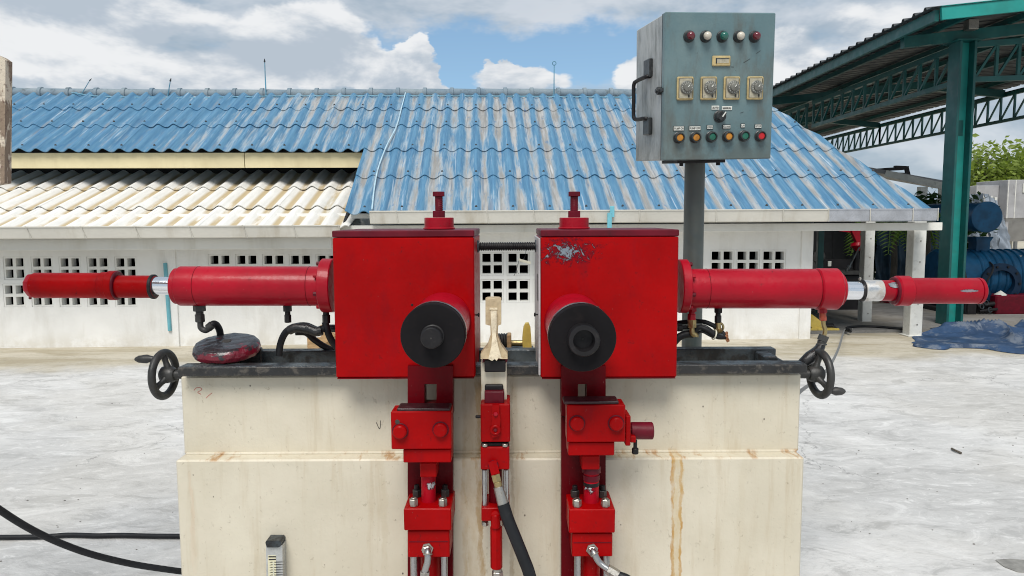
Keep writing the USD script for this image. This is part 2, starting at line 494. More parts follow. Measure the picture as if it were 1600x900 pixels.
def ground_material(name, light, dark, tan, tan_amt, wall=False):
    g = Graph()
    p = g.pos()
    L3 = np.array(light); D3 = np.array(dark)
    n = g.noise(g.scale(p, (.7, 1, 1)), .8, 6, .6, .5)
    m = g.noise(g.scale(g.vm('add', p, (4, 9, 0)), (.65, 1.25, 1)), 4.2, 10, .76, .9)
    f = g.noise(g.scale(g.vm('add', p, (1, 3, 0)), (.7, 1.2, 1)), 15, 9, .8, .5)
    base = g.mix(g.m('multiply', g.ss(n, .40, .62), .65), light, dark)
    base = g.mix(g.m('multiply', g.ss(m, .49, .62), .75), base, tuple(D3 * .86))
    base = g.mix(g.m('multiply', g.ss(m, .47, .36), .7), base, tuple(np.minimum(L3 * 1.16, .85)))
    base = g.mix(g.m('multiply', g.ss(f, .52, .70), .42), base, tuple(D3 * .74))
    base = g.mix(g.m('multiply', g.ss(f, .47, .36), .5), base, tuple(np.minimum(L3 * 1.2, .85)))
    t = g.noise(g.vm('add', p, (2, 3, 5)), .6, 5, .6, .3)
    base = g.mix(g.m('multiply', g.ss(t, .46, .62), tan_amt), base, tan)
    if wall:      # older, browner concrete along the foot of the building
        vd = g.vm('dot_product', g.vm('subtract', p, tuple(B0.tolist())), tuple(BYV.tolist()), out='value')
        vd = g.m('add', vd, g.m('multiply', g.m('subtract', g.noise(p, .9, 6, .62, .3), .5), 1.7))
        near = g.ss(vd, -1.55, -.95)
        b2 = g.mix(g.ss(g.noise(g.scale(p, (.5, 1.6, 1)), 1.8, 7, .68, .5), .38, .64), (.50, .46, .37), (.34, .295, .20))
        b2 = g.mix(g.m('multiply', g.ss(f, .5, .66), .5), b2, (.22, .19, .14))
        base = g.mix(g.m('multiply', near, .9), base, b2)
    pit = g.voro(p, 5)
    base = g.mix(g.m('multiply', g.ss(pit, .04, .02), g.ss(g.noise(p, 1.7, 3), .56, .64)), base, (.12, .12, .11))
    # hairline cracks
    cr = g.add('voronoi_texture', 'distance', vector=g.vm('add', p, g.vm('scale', g.noise(p, 3, 5, .65, out='color'), scale=.5)), scale=.42, feature='distance_to_edge')
    base = g.mix(g.m('multiply', g.ss(cr, .0030, .0012), g.m('multiply', g.ss(g.noise(p, .7, 3), .52, .60), .55)), base, tuple(D3 * .45))
    h = g.m('add', g.m('multiply', m, 1.2), g.m('multiply', f, .8))
    return g.done(name, g.principled(base_color=base, roughness=.85, normal=g.bump(h, .006), specular_ior_level=.3))


YAW = math.radians(2.5)
B0 = ground_at(800, 534.5)
BX, BYV = np.array([math.cos(YAW), math.sin(YAW), 0]), np.array([-math.sin(YAW), math.cos(YAW), 0])
M['concrete'] = ground_material('yard_concrete', (.59, .585, .57), (.42, .417, .405), (.44, .41, .35), .22, True)
M['apron'] = ground_material('apron_concrete', (.56, .53, .46), (.42, .39, .33), (.38, .32, .21), .75)

# ================================================================ setting
yard = trimesh.Trimesh([[-150, -40, 0], [150, -40, 0], [150, 260, 0], [-150, 260, 0]], [[0, 1, 2], [0, 2, 3]], process=False)
single('ground', yard, M['concrete'], kind='structure', smooth=False)

# ================================================================ the white building
YAW = math.radians(2.5)
B0 = ground_at(800, 534.5)
BX, BYV = np.array([math.cos(YAW), math.sin(YAW), 0]), np.array([-math.sin(YAW), math.cos(YAW), 0])


def Bp(px, py, yl=0.0):
    """Building coordinates (u, v, z) of the point seen at a pixel on the upright plane v = yl."""
    d = ray(px, py)
    t = (yl - np.dot(EYE - B0, BYV)) / np.dot(d, BYV)
    q = EYE + d * t - B0
    return np.array([np.dot(q, BX), yl, q[2]])


def Bplane(px, py, ye, ze, ang):
    """(u, s): along the eave and up the slope, on the roof plane through the eave (v = ye, z = ze)."""
    d = ray(px, py)
    n = -math.sin(ang) * BYV + math.cos(ang) * np.array([0, 0, 1.0])
    o = B0 + ye * BYV + np.array([0, 0, ze])
    t = np.dot(o - EYE, n) / np.dot(d, n)
    q = EYE + d * t - o
    return np.dot(q, BX), np.dot(q, BYV) * math.cos(ang) + q[2] * math.sin(ang)


bld = Thing('workshop_building', 'low white block workshop with blue and white corrugated roofs behind the machine', 'building', B0, YAW)
L = dict(world=False)


def wall_paint(name, col, stain, amt, local=True):
    g = Graph()
    p = g.obj()
    n = g.noise(p, 1.1, 6, .62)
    st = g.noise(g.scale(p, (1, 1, .22)), 3.2, 6, .65)
    _, _, z = g.xyz(p)
    base = g.mix(g.ss(n, .35, .65), tuple(np.array(col) * 1.03), tuple(np.array(col) * .93))
    base = g.mix(g.m('multiply', g.ss(st, .48, .75), amt), base, stain)
    low = g.m('multiply', g.ss(z, .22, .0), g.ss(g.noise(p, 5, 5, .65), .35, .6))
    base = g.mix(g.m('multiply', low, .45), base, (.50, .46, .37))
    h = g.m('add', g.noise(p, 40, 4, .6), g.m('multiply', g.noise(p, 3, 3), 4))
    return g.done(name, g.principled(base_color=base, roughness=.75, normal=g.bump(h, .002), specular_ior_level=.3))


M['wall'] = wall_paint('white_wall_paint', (.77, .77, .75), (.52, .50, .45), .5)
M['vent'] = wall_paint('vent_block_paint', (.74, .74, .71), (.50, .48, .42), .35)
M['trim'] = wall_paint('trim_paint', (.66, .65, .60), (.45, .42, .34), .5)
M['creamtrim'] = wall_paint('cream_fascia_paint', (.66, .58, .36), (.5, .42, .25), .5)
M['gutter'] = wall_paint('gutter_paint', (.58, .56, .50), (.34, .29, .21), .6)
M['gutter_metal'] = paint('gutter_metal', (.46, .48, .52), .3, .2, 5, (.3, .28, .25), .4, metal=.5, local=True)
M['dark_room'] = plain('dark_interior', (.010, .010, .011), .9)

uL, uR = Bp(-260, 540)[0], Bp(1266, 526)[0]
z_top = Bp(1000, 352)[2] + .16
# openings of the vent blocks: (first block left edge px, block pitch px, columns, top px, rows)
vents = []
for x0, pitch, n, y0 in ((-40, 44.0, 1, 401), (4, 43.6, 5, 401), (325.5, 41.9, 5, 397), (669, 40.9, 5, 394), (1110, 40.4, 3, 390.5)):
    for k in range(n):
        for r in range(2):
            vents.append((x0 + k * pitch, y0 + r * 42.5, r))
holes, blocks = [], []
for px, py, r in vents:
    a = Bp(px, py); b = Bp(px + 36.5, py + 36)
    holes.append([(a[0], b[2]), (b[0], b[2]), (b[0], a[2]), (a[0], a[2])])
outer = Polygon([(uL, -.05), (uR, -.05), (uR, z_top), (uL, z_top)], holes)
wm = trimesh.creation.extrude_polygon(outer, .12, engine='earcut')
v = np.array(wm.vertices); wm.vertices = np.stack([v[:, 0], .12 - v[:, 2], v[:, 1]], 1)
if wm.volume < 0: wm.invert()
wall = part(bld, 'wall', wm, M['wall'], 30, **L)
for h in holes:
    x0, x1, z0, z1 = h[0][0], h[1][0], h[0][1], h[2][1]
    e, mid = .021, .036
    w, hh = x1 - x0, z1 - z0
    cw, ch = (w - 2 * e - mid) / 2, (hh - 2 * e - mid) / 2
    o = [(x0 - .008, z0 - .008), (x1 + .008, z0 - .008), (x1 + .008, z1 + .008), (x0 - .008, z1 + .008)]
    ho = []
    for i in (0, 1):
        for j in (0, 1):
            a, c = x0 + e + i * (cw + mid), z0 + e + j * (ch + mid)
            ho.append([(a, c), (a + cw, c), (a + cw, c + ch), (a, c + ch)])
    m = trimesh.creation.extrude_polygon(Polygon([(x0 + .0015, z0 + .0015), (x1 - .0015, z0 + .0015), (x1 - .0015, z1 - .0015), (x0 + .0015, z1 - .0015)], ho), .105, engine='earcut')
    v = np.array(m.vertices); dz = rng.uniform(-.004, .003)
    m.vertices = np.stack([v[:, 0], .105 - v[:, 2] + dz + .006, v[:, 1]], 1)
    if m.volume < 0: m.invert()
    part(wall, 'vent_block', m, M['vent'], 30, **L)
# piers, and the room behind the blocks
for pa, pz in ((262, 278), (1249, 1266.8)):
    a, b = Bp(pa, 470), Bp(pz, 470)
    part(wall, 'pier', cbox(a[0], b[0], -.022, .118, -.05, z_top - .02, .004), M['wall'], **L)
zf = z_top + .02
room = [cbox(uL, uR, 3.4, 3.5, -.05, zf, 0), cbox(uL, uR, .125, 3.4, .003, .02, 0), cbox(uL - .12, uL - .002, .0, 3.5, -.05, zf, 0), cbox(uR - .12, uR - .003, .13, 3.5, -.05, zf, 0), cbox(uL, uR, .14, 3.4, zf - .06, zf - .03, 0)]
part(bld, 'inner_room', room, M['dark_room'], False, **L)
# beam over the wall and the open bay on the right
uE = Bp(1441, 355)[0]
zb1, zb0 = Bp(1000, 349.5)[2], Bp(1000, 361.5)[2]
part(bld, 'fascia_board', cbox(Bp(531, 350)[0], uE, -.40, -.36, zb0, zb1, .004), M['trim'], **L)
zl1, zl0 = Bp(260, 371)[2], Bp(260, 388)[2]
part(bld, 'fascia_board', cbox(uL, Bp(528, 370)[0], -.40, -.36, zl0, zl1, .004), M['trim'], **L)
part(bld, 'soffit', cbox(uL, uE, -.357, -.003, zb0 + .03, zb0 + .05, 0), M['trim'], **L)

# ---- blue corrugated roof
ANG, YE = math.radians(28.7), -.47
ZE = Bp(1000, 336.5, YE)[2]
PIT = .2085
S_ROW = [0.0] + [Bplane(900, y, YE, ZE, ANG)[1] for y in (281, 239, 202, 175.5)] + [Bplane(800, 150, YE, ZE, ANG)[1]]


def blue_material():
    g = Graph()
    p = g.obj()
    x, y, z = g.xyz(p)
    ph = g.m('cosine', g.m('multiply', x, 2 * math.pi / PIT))       # +1 on the crests
    str_ = g.noise(g.scale(p, (5.5, .35, .35)), 1.6, 6, .62, .15)       # streaks down the slope
    fine = g.noise(g.scale(p, (26, 1.6, 1.6)), 1.4, 6, .7, .2)
    big = g.noise(g.vm('add', p, (1.5, 0, 0)), .55, 4, .55)
    left = g.ss(x, -2.5, -5.6)                              # the left end has kept its colour
    left = g.m('add', left, g.m('multiply', g.ss(x, 1.9, 4.2), .45))
    wear = g.m('add', g.m('multiply', str_, 1.15), g.m('multiply', g.m('subtract', big, .5), .9))
    wear = g.m('add', wear, g.m('multiply', g.m('subtract', fine, .5), .55))
    wear = g.m('subtract', wear, g.m('multiply', ph, g.lin(x, -3.0, .5, .10, .25)))
    wear = g.m('subtract', wear, g.m('multiply', left, .26))
    blue = g.mix(g.ss(fine, .3, .7), (.052, .162, .285), (.10, .235, .355))
    pale = g.mix(g.ss(fine, .35, .65), (.20, .295, .365), (.34, .41, .46))
    worn = g.mix(g.ss(g.noise(g.scale(p, (9, .8, .8)), 2.2, 5, .6), .38, .62), (.24, .22, .19), (.38, .365, .345))
    base = g.mix(g.m('multiply', g.ss(wear, .45, .68), .85), blue, pale)
    base = g.mix(g.m('multiply', g.ss(wear, .58, .82), .85), base, worn)
    patch = g.m('multiply', g.ss(g.noise(g.scale(p, (14, 3, 3)), 1.5, 6, .72, .5), .59, .65), .6)
    base = g.mix(patch, base, (.045, .15, .31))
    dk = g.ss(g.noise(g.scale(p, (17, .6, .6)), 1.3, 6, .66, .3), .54, .66)
    base = g.mix(g.m('multiply', dk, .55), base, (.033, .11, .215))
    white = g.ss(g.noise(g.scale(p, (30, .7, .7)), 1.2, 4, .6), .63, .70)
    base = g.mix(g.m('multiply', white, .38), base, (.72, .77, .80))
    grime = g.m('multiply', g.ss(ph, -.55, -1.0), g.ss(g.noise(g.scale(p, (3, 1, 1)), 2.5, 5, .65), .45, .65))
    base = g.mix(g.m('multiply', grime, .5), base, (.20, .19, .18))
    return g.done('blue_roof_paint', g.principled(base_color=base, roughness=g.lin(fine, .3, .7, .38, .62), normal=g.bump(g.noise(p, 60, 3), .001)))


def white_roof_material():
    g = Graph()
    p = g.obj()
    x, y, z = g.xyz(p)
    PW = PIT * 1.12
    ph = g.m('cosine', g.m('multiply', x, 2 * math.pi / PW))
    n = g.noise(g.scale(p, (2.2, .6, .6)), 1.3, 5, .6)
    fine = g.noise(g.scale(p, (14, 1.4, 1.4)), 1.6, 6, .66)
    base = g.mix(g.ss(fine, .3, .7), (.78, .77, .735), (.68, .665, .62))
    val = g.m('multiply', g.ss(ph, -.05, -.9), g.ss(g.m('add', n, g.m('multiply', fine, .4)), .46, .70))
    base = g.mix(g.m('multiply', val, .85), base, (.40, .295, .13))
    gr = g.ss(g.noise(g.vm('add', p, (6, 2, 1)), .9, 4, .6), .60, .70)
    base = g.mix(g.m('multiply', gr, .35), base, (.45, .50, .48))
    return g.done('white_roof_paint', g.principled(base_color=base, roughness=.6, normal=g.bump(g.noise(p, 60, 3), .001)))


M['blue_roof'] = blue_material()
M['white_roof'] = white_roof_material()
M['rib_edge'] = plain('sheet_edge', (.06, .07, .08), .8)


def roof_pt(u, s, h, ye, ze, ang):
    return np.stack([u, ye + s * math.cos(ang) - h * math.sin(ang), ze + s * math.sin(ang) + h * math.cos(ang)], -1)


def sheet(u0, u1, s0, s1, ye, ze, ang, pitch, amp, lift0, lift1, clip=None, thick=.011):
    """One corrugated sheet, its lower end lifted lift0 over the one below. clip(s) -> (umin, umax)."""
    n = max(6, int(round((u1 - u0) / pitch * 12)))
    u = np.linspace(u0, u1, n + 1)
    prof = lambda q: amp * (.5 + .5 * np.cos(2 * np.pi * q / pitch)) ** 1.25
    rows = []
    for s, l in ((s0, lift0), ((s0 + s1) / 2, (lift0 + lift1) / 2), (s1, lift1)):
        q = u.copy()
        if clip:
            a, b = clip(s); q = np.clip(q, a, b)
        rows.append((q, s, l))
    if all(np.ptp(r[0]) < .02 for r in rows): return None
    V, Fc = [], []
    k = n + 1
    for q, s, l in rows: V.append(roof_pt(q, np.full(k, s), prof(q) + l + thick, ye, ze, ang))
    q, s, l = rows[0]
    V.append(roof_pt(q, np.full(k, s), prof(q) + l + thick, ye, ze, ang))        # end face, own points so that the edge stays sharp
    V.append(roof_pt(q, np.full(k, s + .002), prof(q) + l, ye, ze, ang))
    for q, s, l in rows: V.append(roof_pt(q, np.full(k, s + .002), prof(q) + l, ye, ze, ang))   # underside
    def strip(a, b, flip=False):
        for i in range(n):
            A, Bq, C, D = a * k + i, a * k + i + 1, b * k + i + 1, b * k + i
            f = [[A, Bq, C], [A, C, D]]
            Fc.extend([x[::-1] for x in f] if flip else f)
    strip(0, 1); strip(1, 2); strip(4, 3); strip(5, 6, True); strip(6, 7, True)
    V = np.vstack(V); Fc = np.array(Fc)
    ar = np.linalg.norm(np.cross(V[Fc[:, 1]] - V[Fc[:, 0]], V[Fc[:, 2]] - V[Fc[:, 0]]), axis=1)
    Fc = Fc[ar > 1e-9]
    w = trimesh.Trimesh(V, Fc, process=False)
    w.merge_vertices(digits_vertex=5)
    lab = trimesh.graph.connected_component_labels(w.face_adjacency, node_count=len(w.faces)) if len(w.faces) == len(Fc) else np.zeros(len(Fc), int)
    Fc = Fc[lab == np.bincount(lab).argmax()]
    use, inv = np.unique(Fc, return_inverse=True)
    return (V[use], inv.reshape(-1, 3))


u_hip0, _ = Bplane(1447, 321, YE, ZE, ANG)
u_hip1, s_hip1 = Bplane(1176, 151, YE, ZE, ANG)
u_left = Bplane(17, 150, YE, ZE, ANG)[0]
uc0 = Bplane(531, 341, YE, ZE, ANG)[0]                       # left rake of the lower part
uc1 = Bplane(566, 241, YE, ZE, ANG)[0]
s_up = S_ROW[2]
hip = lambda s: u_hip0 + (u_hip1 - u_hip0) * s / s_hip1


def clip_blue(row):
    def f(s):
        lo = u_left if row >= 2 else uc0 + (uc1 - uc0) * (s / s_up)
        return lo, hip(s)
    return f


blue = part(bld, 'blue_roof', cbox(uc0 + .1, hip(0) - .5, YE + .12, YE + .17, ZE - .02, ZE + .03, 0), M['trim'], **L)
W3 = PIT * 3
_k0 = math.floor(u_left / W3)
for r in range(5):
    s0, s1 = S_ROW[r], S_ROW[r + 1] + (.10 if r < 4 else 0)
    for k in range(_k0, int(u_hip0 / W3) + 2):
        a, b = clip_blue(r)(s0); a2, b2 = clip_blue(r)(s1)
        ua, ub = k * W3, (k + 1) * W3
        if ub < min(a, a2) + .10 or ua > max(b, b2) - .06: continue
        j = rng.uniform(-.004, .004)
        sh = sheet(ua, ub + .02, s0 + rng.uniform(-.006, .006), s1, YE, ZE, ANG, PIT, .050, .016 + j, .0 + j * .3 + .0015 * (k % 2), clip_blue(r))
        if sh: part(blue, 'roof_sheet', sh, M['blue_roof'], True, **L)
bolts = []
nrm = np.array([0, -math.sin(ANG), math.cos(ANG)])
for r in range(5):
    s = S_ROW[r] + .09
    a, b = clip_blue(r)(s)
    for q in np.arange(math.ceil(a / PIT), b / PIT):
        if int(q) % 2: continue
        c = roof_pt(np.array([q * PIT]), np.array([s]), np.array([.050 + .02]), YE, ZE, ANG)[0]
        bolts.append(cyl(c, c + nrm * .02, .016, .010, 8, .003))
M['bolt'] = plain('roof_bolt', (.05, .055, .06), .6)
part(blue, 'roof_screw', bolts, M['bolt'], False, kind='stuff', **L)
# hip face turned away to the right, and the rear slope
zr = ZE + S_ROW[5] * math.sin(ANG); yr = YE + S_ROW[5] * math.cos(ANG)
A_, B_, C_, D_ = [u_hip0, YE, ZE], [u_hip1, yr, zr], [u_hip0, 2 * yr - YE, ZE], [u_left, yr, zr]
E_ = [u_left, 2 * yr - YE, ZE]
part(blue, 'rear_roof_slope', trimesh.Trimesh([A_, C_, B_, D_, E_], [[0, 1, 2], [2, 1, 4], [2, 4, 3]], process=False), M['blue_roof'], False, **L)
# ridge tiles
M['ridge'] = paint('ridge_tile', (.19, .23, .25), .75, .3, 3, (.05, .06, .06), .8, 9, .004, local=True, col2=(.13, .19, .24))
rx = u_left - .02
k = 0
while rx < u_hip1 + .1:
    ln = .415
    rz_ = zr + .055 - .012 * math.sin((rx - u_left) * .6)
    rise = .012
    m = lathe([rx, yr, rz_ - .03], [1, 0, 0], [(0, .088), (.005, .094), (.055, .096), (.062, .078), (ln + .02, .070)], 18)
    part(blue, 'ridge_tile', m, M['ridge'], **L)
    rx += ln; k += 1
# lightning rods and their conductor along the ridge
M['rod'] = paint('painted_rod', (.12, .30, .40), .5, .3, 8, (.05, .05, .05), .4, local=True)
for (px0, py0, px1, py1, rr) in ((117, 146, 140, 126, .008), (257, 152, 266, 127, .011), (414, 148, 413.5, 97, .011), (866, 147, 866, 101, .011)):
    a, b = Bp(px0, py0, yr - .12), Bp(px1, py1, yr - .12)
    a[1] = yr - .06
    rod = part(blue, 'lightning_rod', [cyl(a - [0, 0, .1], b, rr, rr * .6, 10), cyl(a - [0, 0, .1], a, rr * 2.2, None, 10)], M['rod'], **L)
    if px0 == 866: part(rod, 'ring', torus(b + [0, 0, .02], [0, 1, .2], .028, .006, 18, 8), M['rod'], **L)
    else: part(rod, 'tip', cyl(b, b + unit(b - a) * .05, rr * 1.3, rr * .4, 10), M['bed'], **L)
cp = [Bp(x, y, yr - .15) for x, y in ((112, 145), (160, 151), (240, 152.5), (330, 152.5), (420, 150.5), (560, 149.5), (700, 150), (860, 151), (1000, 152.5), (1100, 153))]
part(blue, 'conductor_cable', tube(cp, .010, 8, 4), M['rod'], **L)
dn = [Bplane(x, y, YE, ZE, ANG) for x, y in ((634, 152), (628, 175), (620, 205), (605, 235), (592, 270), (586, 300), (582, 336))]
dn = [roof_pt(np.array([a]), np.array([s]), np.array([.07]), YE, ZE, ANG)[0] for a, s in dn]
M['cable_white'] = paint('painted_cable', (.42, .58, .66), .5, .2, 8, local=True)
part(blue, 'conductor_cable', tube(dn, .009, 8, 5), M['cable_white'], **L)
# cream fascia under the upper left eave and the gable side of the lower roof
ys = YE + s_up * math.cos(ANG) + .06
zt_, zb_ = Bp(300, 241, ys)[2], Bp(300, 262.5, ys)[2]
for xa, xb in ((-300, 381.5), (382.5, 567)):
    part(blue, 'fascia_board', cbox(Bp(xa, 250, ys)[0], Bp(xb, 250, ys)[0], ys, ys + .03, zb_, zt_ + .02, .004), M['creamtrim'], **L)
gx = uc1 - .02
part(blue, 'gable_board', trimesh.Trimesh(np.array([[gx + d, yy, zz] for d in (0, .03) for yy, zz in ((YE + .1, ZE - .05), (ys, zb_ - .02), (ys, ZE - .6), (YE + .3, ZE - .6))]),
     [[0, 1, 2], [0, 2, 3], [4, 6, 5], [4, 7, 6], [0, 4, 5], [0, 5, 1], [0, 3, 7], [0, 7, 4]], process=False), M['dark_room'], False, **L)

# ---- white corrugated lean-to roof, lower left
ANGW, YW = math.radians(18.0), -.49
ZW = Bp(260, 365, YW)[2]
PW = PIT * 1.12
SW = [0.0, Bplane(200, 332, YW, ZW, ANGW)[1], Bplane(200, 301, YW, ZW, ANGW)[1]]
SW.append(SW[2] + 1.05)
white = part(bld, 'white_roof', cbox(uL, uc0 - .1, YW + .14, YW + .18, ZW - .05, ZW - .01, 0), M['trim'], **L)
uw0 = Bplane(-170, 340, YW, ZW, ANGW)[0]
uw1 = uc1 + .15
for r in range(3):
    for k in range(int(math.floor(uw0 / (PW * 3))), int(uw1 / (PW * 3)) + 1):
        ua, ub = k * PW * 3, min((k + 1) * PW * 3 + .02, uw1)
        if ub - ua < .05: continue
        j = rng.uniform(-.004, .004)
        mx = (lambda s: (-99, uc0 + .10 + (uw1 - uc0 - .1) * min(1, s / SW[2])))
        sh = sheet(ua, ub, SW[r] + rng.uniform(-.006, .006), SW[r + 1] + .1, YW, ZW, ANGW, PW, .052, .026 + j, j * .3 + .0015 * (k % 2), mx)
        if sh: part(white, 'roof_sheet', sh, M['white_roof'], True, **L)
part(white, 'back_wall', cbox(uw0, uw1, ys + .8, ys + .85, .3, zt_ + .3, 0), M['dark_room'], **L)


# ---- gutters
def gutter(px_joints, ytop, ybot, mats, skew):
    for i in range(len(px_joints) - 1):
        a, b = Bp(px_joints[i], ytop, YE - .12), Bp(px_joints[i + 1], ytop, YE - .12)
        zt, zb = Bp((px_joints[0] + px_joints[-1]) / 2, ytop, YE - .12)[2], Bp((px_joints[0] + px_joints[-1]) / 2, ybot, YE - .12)[2]
        y0 = YE - .12
        pr = np.array([[y0 - .008, zt], [y0 - .008, zt - .012], [y0, zt - .014], [y0 + .03, zb + .01], [y0 + .045, zb], [y0 + .15, zb], [y0 + .15, zt - .01], [y0 + .145, zt - .01], [y0 + .145, zb + .006], [y0 + .05, zb + .006], [y0 + .036, zb + .014], [y0 + .006, zt - .01], [y0 + .006, zt]])
        mm = trimesh.creation.extrude_polygon(Polygon(pr), b[0] - a[0] - .002, engine='earcut')
        v = np.array(mm.vertices)
        mm.vertices = np.stack([a[0] + v[:, 2], v[:, 0], v[:, 1]], 1)
        if mm.volume < 0: mm.invert()
        gp = part(bld, 'gutter', mm, mats[min(i, len(mats) - 1)], 30, **L)
        part(gp, 'joint_strap', beam([b[0] - .002 - skew, y0 - .010, zt + .004], [b[0] + skew, y0 + .026, zb + .004], .010, .006), M['gutter'], **L)


G_, GM = M['gutter'], M['gutter_metal']
gutter([-120, -40, 43, 129, 213, 297, 382, 460, 531], 353, 373, [G_], .02)
gutter([577, 620, 762, 835, 1000, 1120, 1225, 1296, 1361, 1428, 1467], 327.5, 348, [G_] * 7 + [GM] * 4, .01)
# pale blue downpipe on the wall, and a blue strap over the gutter
M['bluepipe'] = paint('blue_pipe', (.14, .42, .50), .45, .2, 6, (.4, .5, .5), .35, local=True)
a, b = Bp(258, 411, -.03), Bp(265.5, 517, -.03)
b[2] = max(b[2], .01)
part(bld, 'downpipe', cyl(b, a, .022, None, 16), M['bluepipe'], **L)
a = Bp(956, 322, YE - .14); b = Bp(953, 357, YE - .14)
part(bld, 'gutter_strap', [cbox(a[0] - .02, a[0] + .03, a[1], a[1] + .02, (a[2] + b[2]) / 2, a[2], .003), cbox(b[0] - .03, b[0] + .02, a[1] - .01, a[1] + .012, b[2], (a[2] + b[2]) / 2 + .05, .003)], M['bluepipe'], **L)
# white steel posts of the open bay
M['post'] = paint('white_steel_post', (.62, .62, .58), .5, .15, 4, (.25, .23, .2), .5, 12, local=True)


def bay_post(px0, px1, ybase, yl):
    a, b = Bp(px0, ybase, yl), Bp(px1, ybase, yl)
    w = b[0] - a[0]; zt = zb0 + .1
    p_ = part(bld, 'bay_post', cbox(a[0], b[0], yl, yl + w, 0.0, zt, .006), M['post'], **L)
    hs = []
    for z in np.arange(.15, zt - .1, .26):
        hs.append(cyl([(a[0] + b[0]) / 2 + .01, yl + .004, z], [(a[0] + b[0]) / 2 + .01, yl - .006, z], .011, .010, 10))
    part(p_, 'bolt', hs, M['nut'], **L)
    part(p_, 'foot_plate', cbox(a[0] - .03, b[0] + .03, yl - .03, yl + w + .03, .002, .014, .002), M['post'], **L)


bay_post(1421.5, 1441, 515, .05)
yp2 = 1.15
bay_post(1347, 1362, 503, yp2)
part(bld, 'bay_beam', cbox(Bp(1266, 350)[0], Bp(1360, 350, yp2)[0] + .05, yp2, yp2 + .12, zb0 + .1, zb0 + .22, .004), M['post'], **L)

# apron of older, browner concrete along the wall
def strip(px_far, px_near, dz):
    pts = [ground_at(x, y) for x, y in px_far] + [ground_at(x, y) for x, y in px_near[::-1]]
    poly = Polygon([(p[0], p[1]) for p in pts])
    m = trimesh.creation.extrude_polygon(poly, dz, engine='earcut')
    return m
far = [(-400, 500), (1700, 478)]
near = [(-400, 585), (0, 578), (120, 572), (250, 577), (420, 568), (600, 566), (800, 562), (1000, 560), (1200, 556), (1300, 545), (1420, 533), (1600, 530), (1800, 528)]
kerb = [(1267, 522), (1700, 514)]
M['slab'] = ground_material('bay_slab', (.22, .215, .205), (.14, .137, .13), (.2, .17, .12), .4)
single('slab_edge', strip([(1267, 478), (1700, 470)], kerb, .035), M['slab'], kind='structure', smooth=False)

# ================================================================ the bending machine
YL, YU, YF, YBX, YBB = 2.65, 2.72, 2.66, 2.60, 3.06
mc = Thing('bending_machine', 'cream and red hydraulic bending machine with two square red heads and long cylinders', 'machine', (P(768, 700, 2.85)[0], 2.85, 0))
zl = P(766, 717, YL)[2]
lx0, lx1 = P(278, 800, YL)[0], P(1254, 800, YL)[0]
cab = part(mc, 'lower_cabinet', cbox(lx0, lx1, YL, 3.06, .03, zl, .006), M['cream'])
part(cab, 'plinth', cbox(lx0 + .04, lx1 - .04, YL + .05, 3.02, .001, .029, 0), M['black'])
zb = P(766, 586.5, YU)[2]
ux0, ux1 = P(285, 650, YU)[0], P(1249.5, 650, YU)[0]
up = part(mc, 'upper_cabinet', cbox(ux0, ux1, YU, 3.03, zl - .001, zb, .005), M['cream'])
part(up, 'weld_seam', tube([(ux0 + .01, YU - .001, zl + .002), ((ux0 + ux1) / 2, YU - .001, zl + .003), (ux1 - .01, YU - .001, zl + .002)], .006, 8, 24), M['cream'])
# small marks: a hook scratch and a red chalk scribble on the front
M['ink'] = plain('dark_mark', (.03, .028, .025), .8)
M['chalk'] = plain('red_chalk', (.50, .16, .13), .9)
part(up, 'scratch_mark', tube([P(588, 660, YU - .0005), P(592, 669, YU - .0005), P(594, 668, YU - .0005), P(594.5, 657, YU - .0005)], .0012, 6, 5), M['ink'])
part(up, 'chalk_mark', [tube([P(a, b, YU - .0004) for a, b in q], .0011, 6, 5) for q in ([(303, 610), (307, 606), (313, 606), (315, 609), (309, 613), (314, 616)], [(322, 622), (326, 618), (331, 614)])], M['chalk'])

# bed: front rail, rear rail, end blocks, trough floor
bz1 = P(770, 572, YF)[2]; bz0 = P(770, 586, YF)[2]
bx0, bx1 = P(277, 579, YF)[0], P(1261.5, 579, YF)[0]
bed = part(mc, 'bed_rail', cbox(bx0, bx1, YF, 2.735, bz0, bz1, .003), M['bed_face'])
part(bed, 'top_face', cbox(bx0 + .004, bx1 - .004, YF + .004, 2.733, bz1 - .004, bz1 + .002, .001), M['bed'])
zf2 = P(1100, 547.5, 2.975)[2]
x_r = P(1211, 560, 2.93)[0]; x_l = P(330, 560, 2.93)[0]
part(mc, 'rear_rail', cbox(x_l, x_r, 2.92, 2.98, bz0 - .05, bz1 + .012, .003), M['bed'])
for xa, xb in ((bx0 + .02, bx0 + .14), (x_r - .03, bx1 - .035)):
    part(mc, 'end_block', cbox(xa, xb, 2.737, 2.95, bz0 - .02, bz1 - .010, .006), M['bed'])
part(mc, 'trough_floor', cbox(bx0 + .05, bx1 - .05, 2.737, 2.918, bz0 - .04, bz0 - .02, 0), M['oily'])
part(mc, 'guide_block', cbox(P(1188, 560, 2.85)[0], P(1208, 560, 2.85)[0], 2.80, 2.915, bz0 - .02, bz1 + .004, .004), M['bed'])


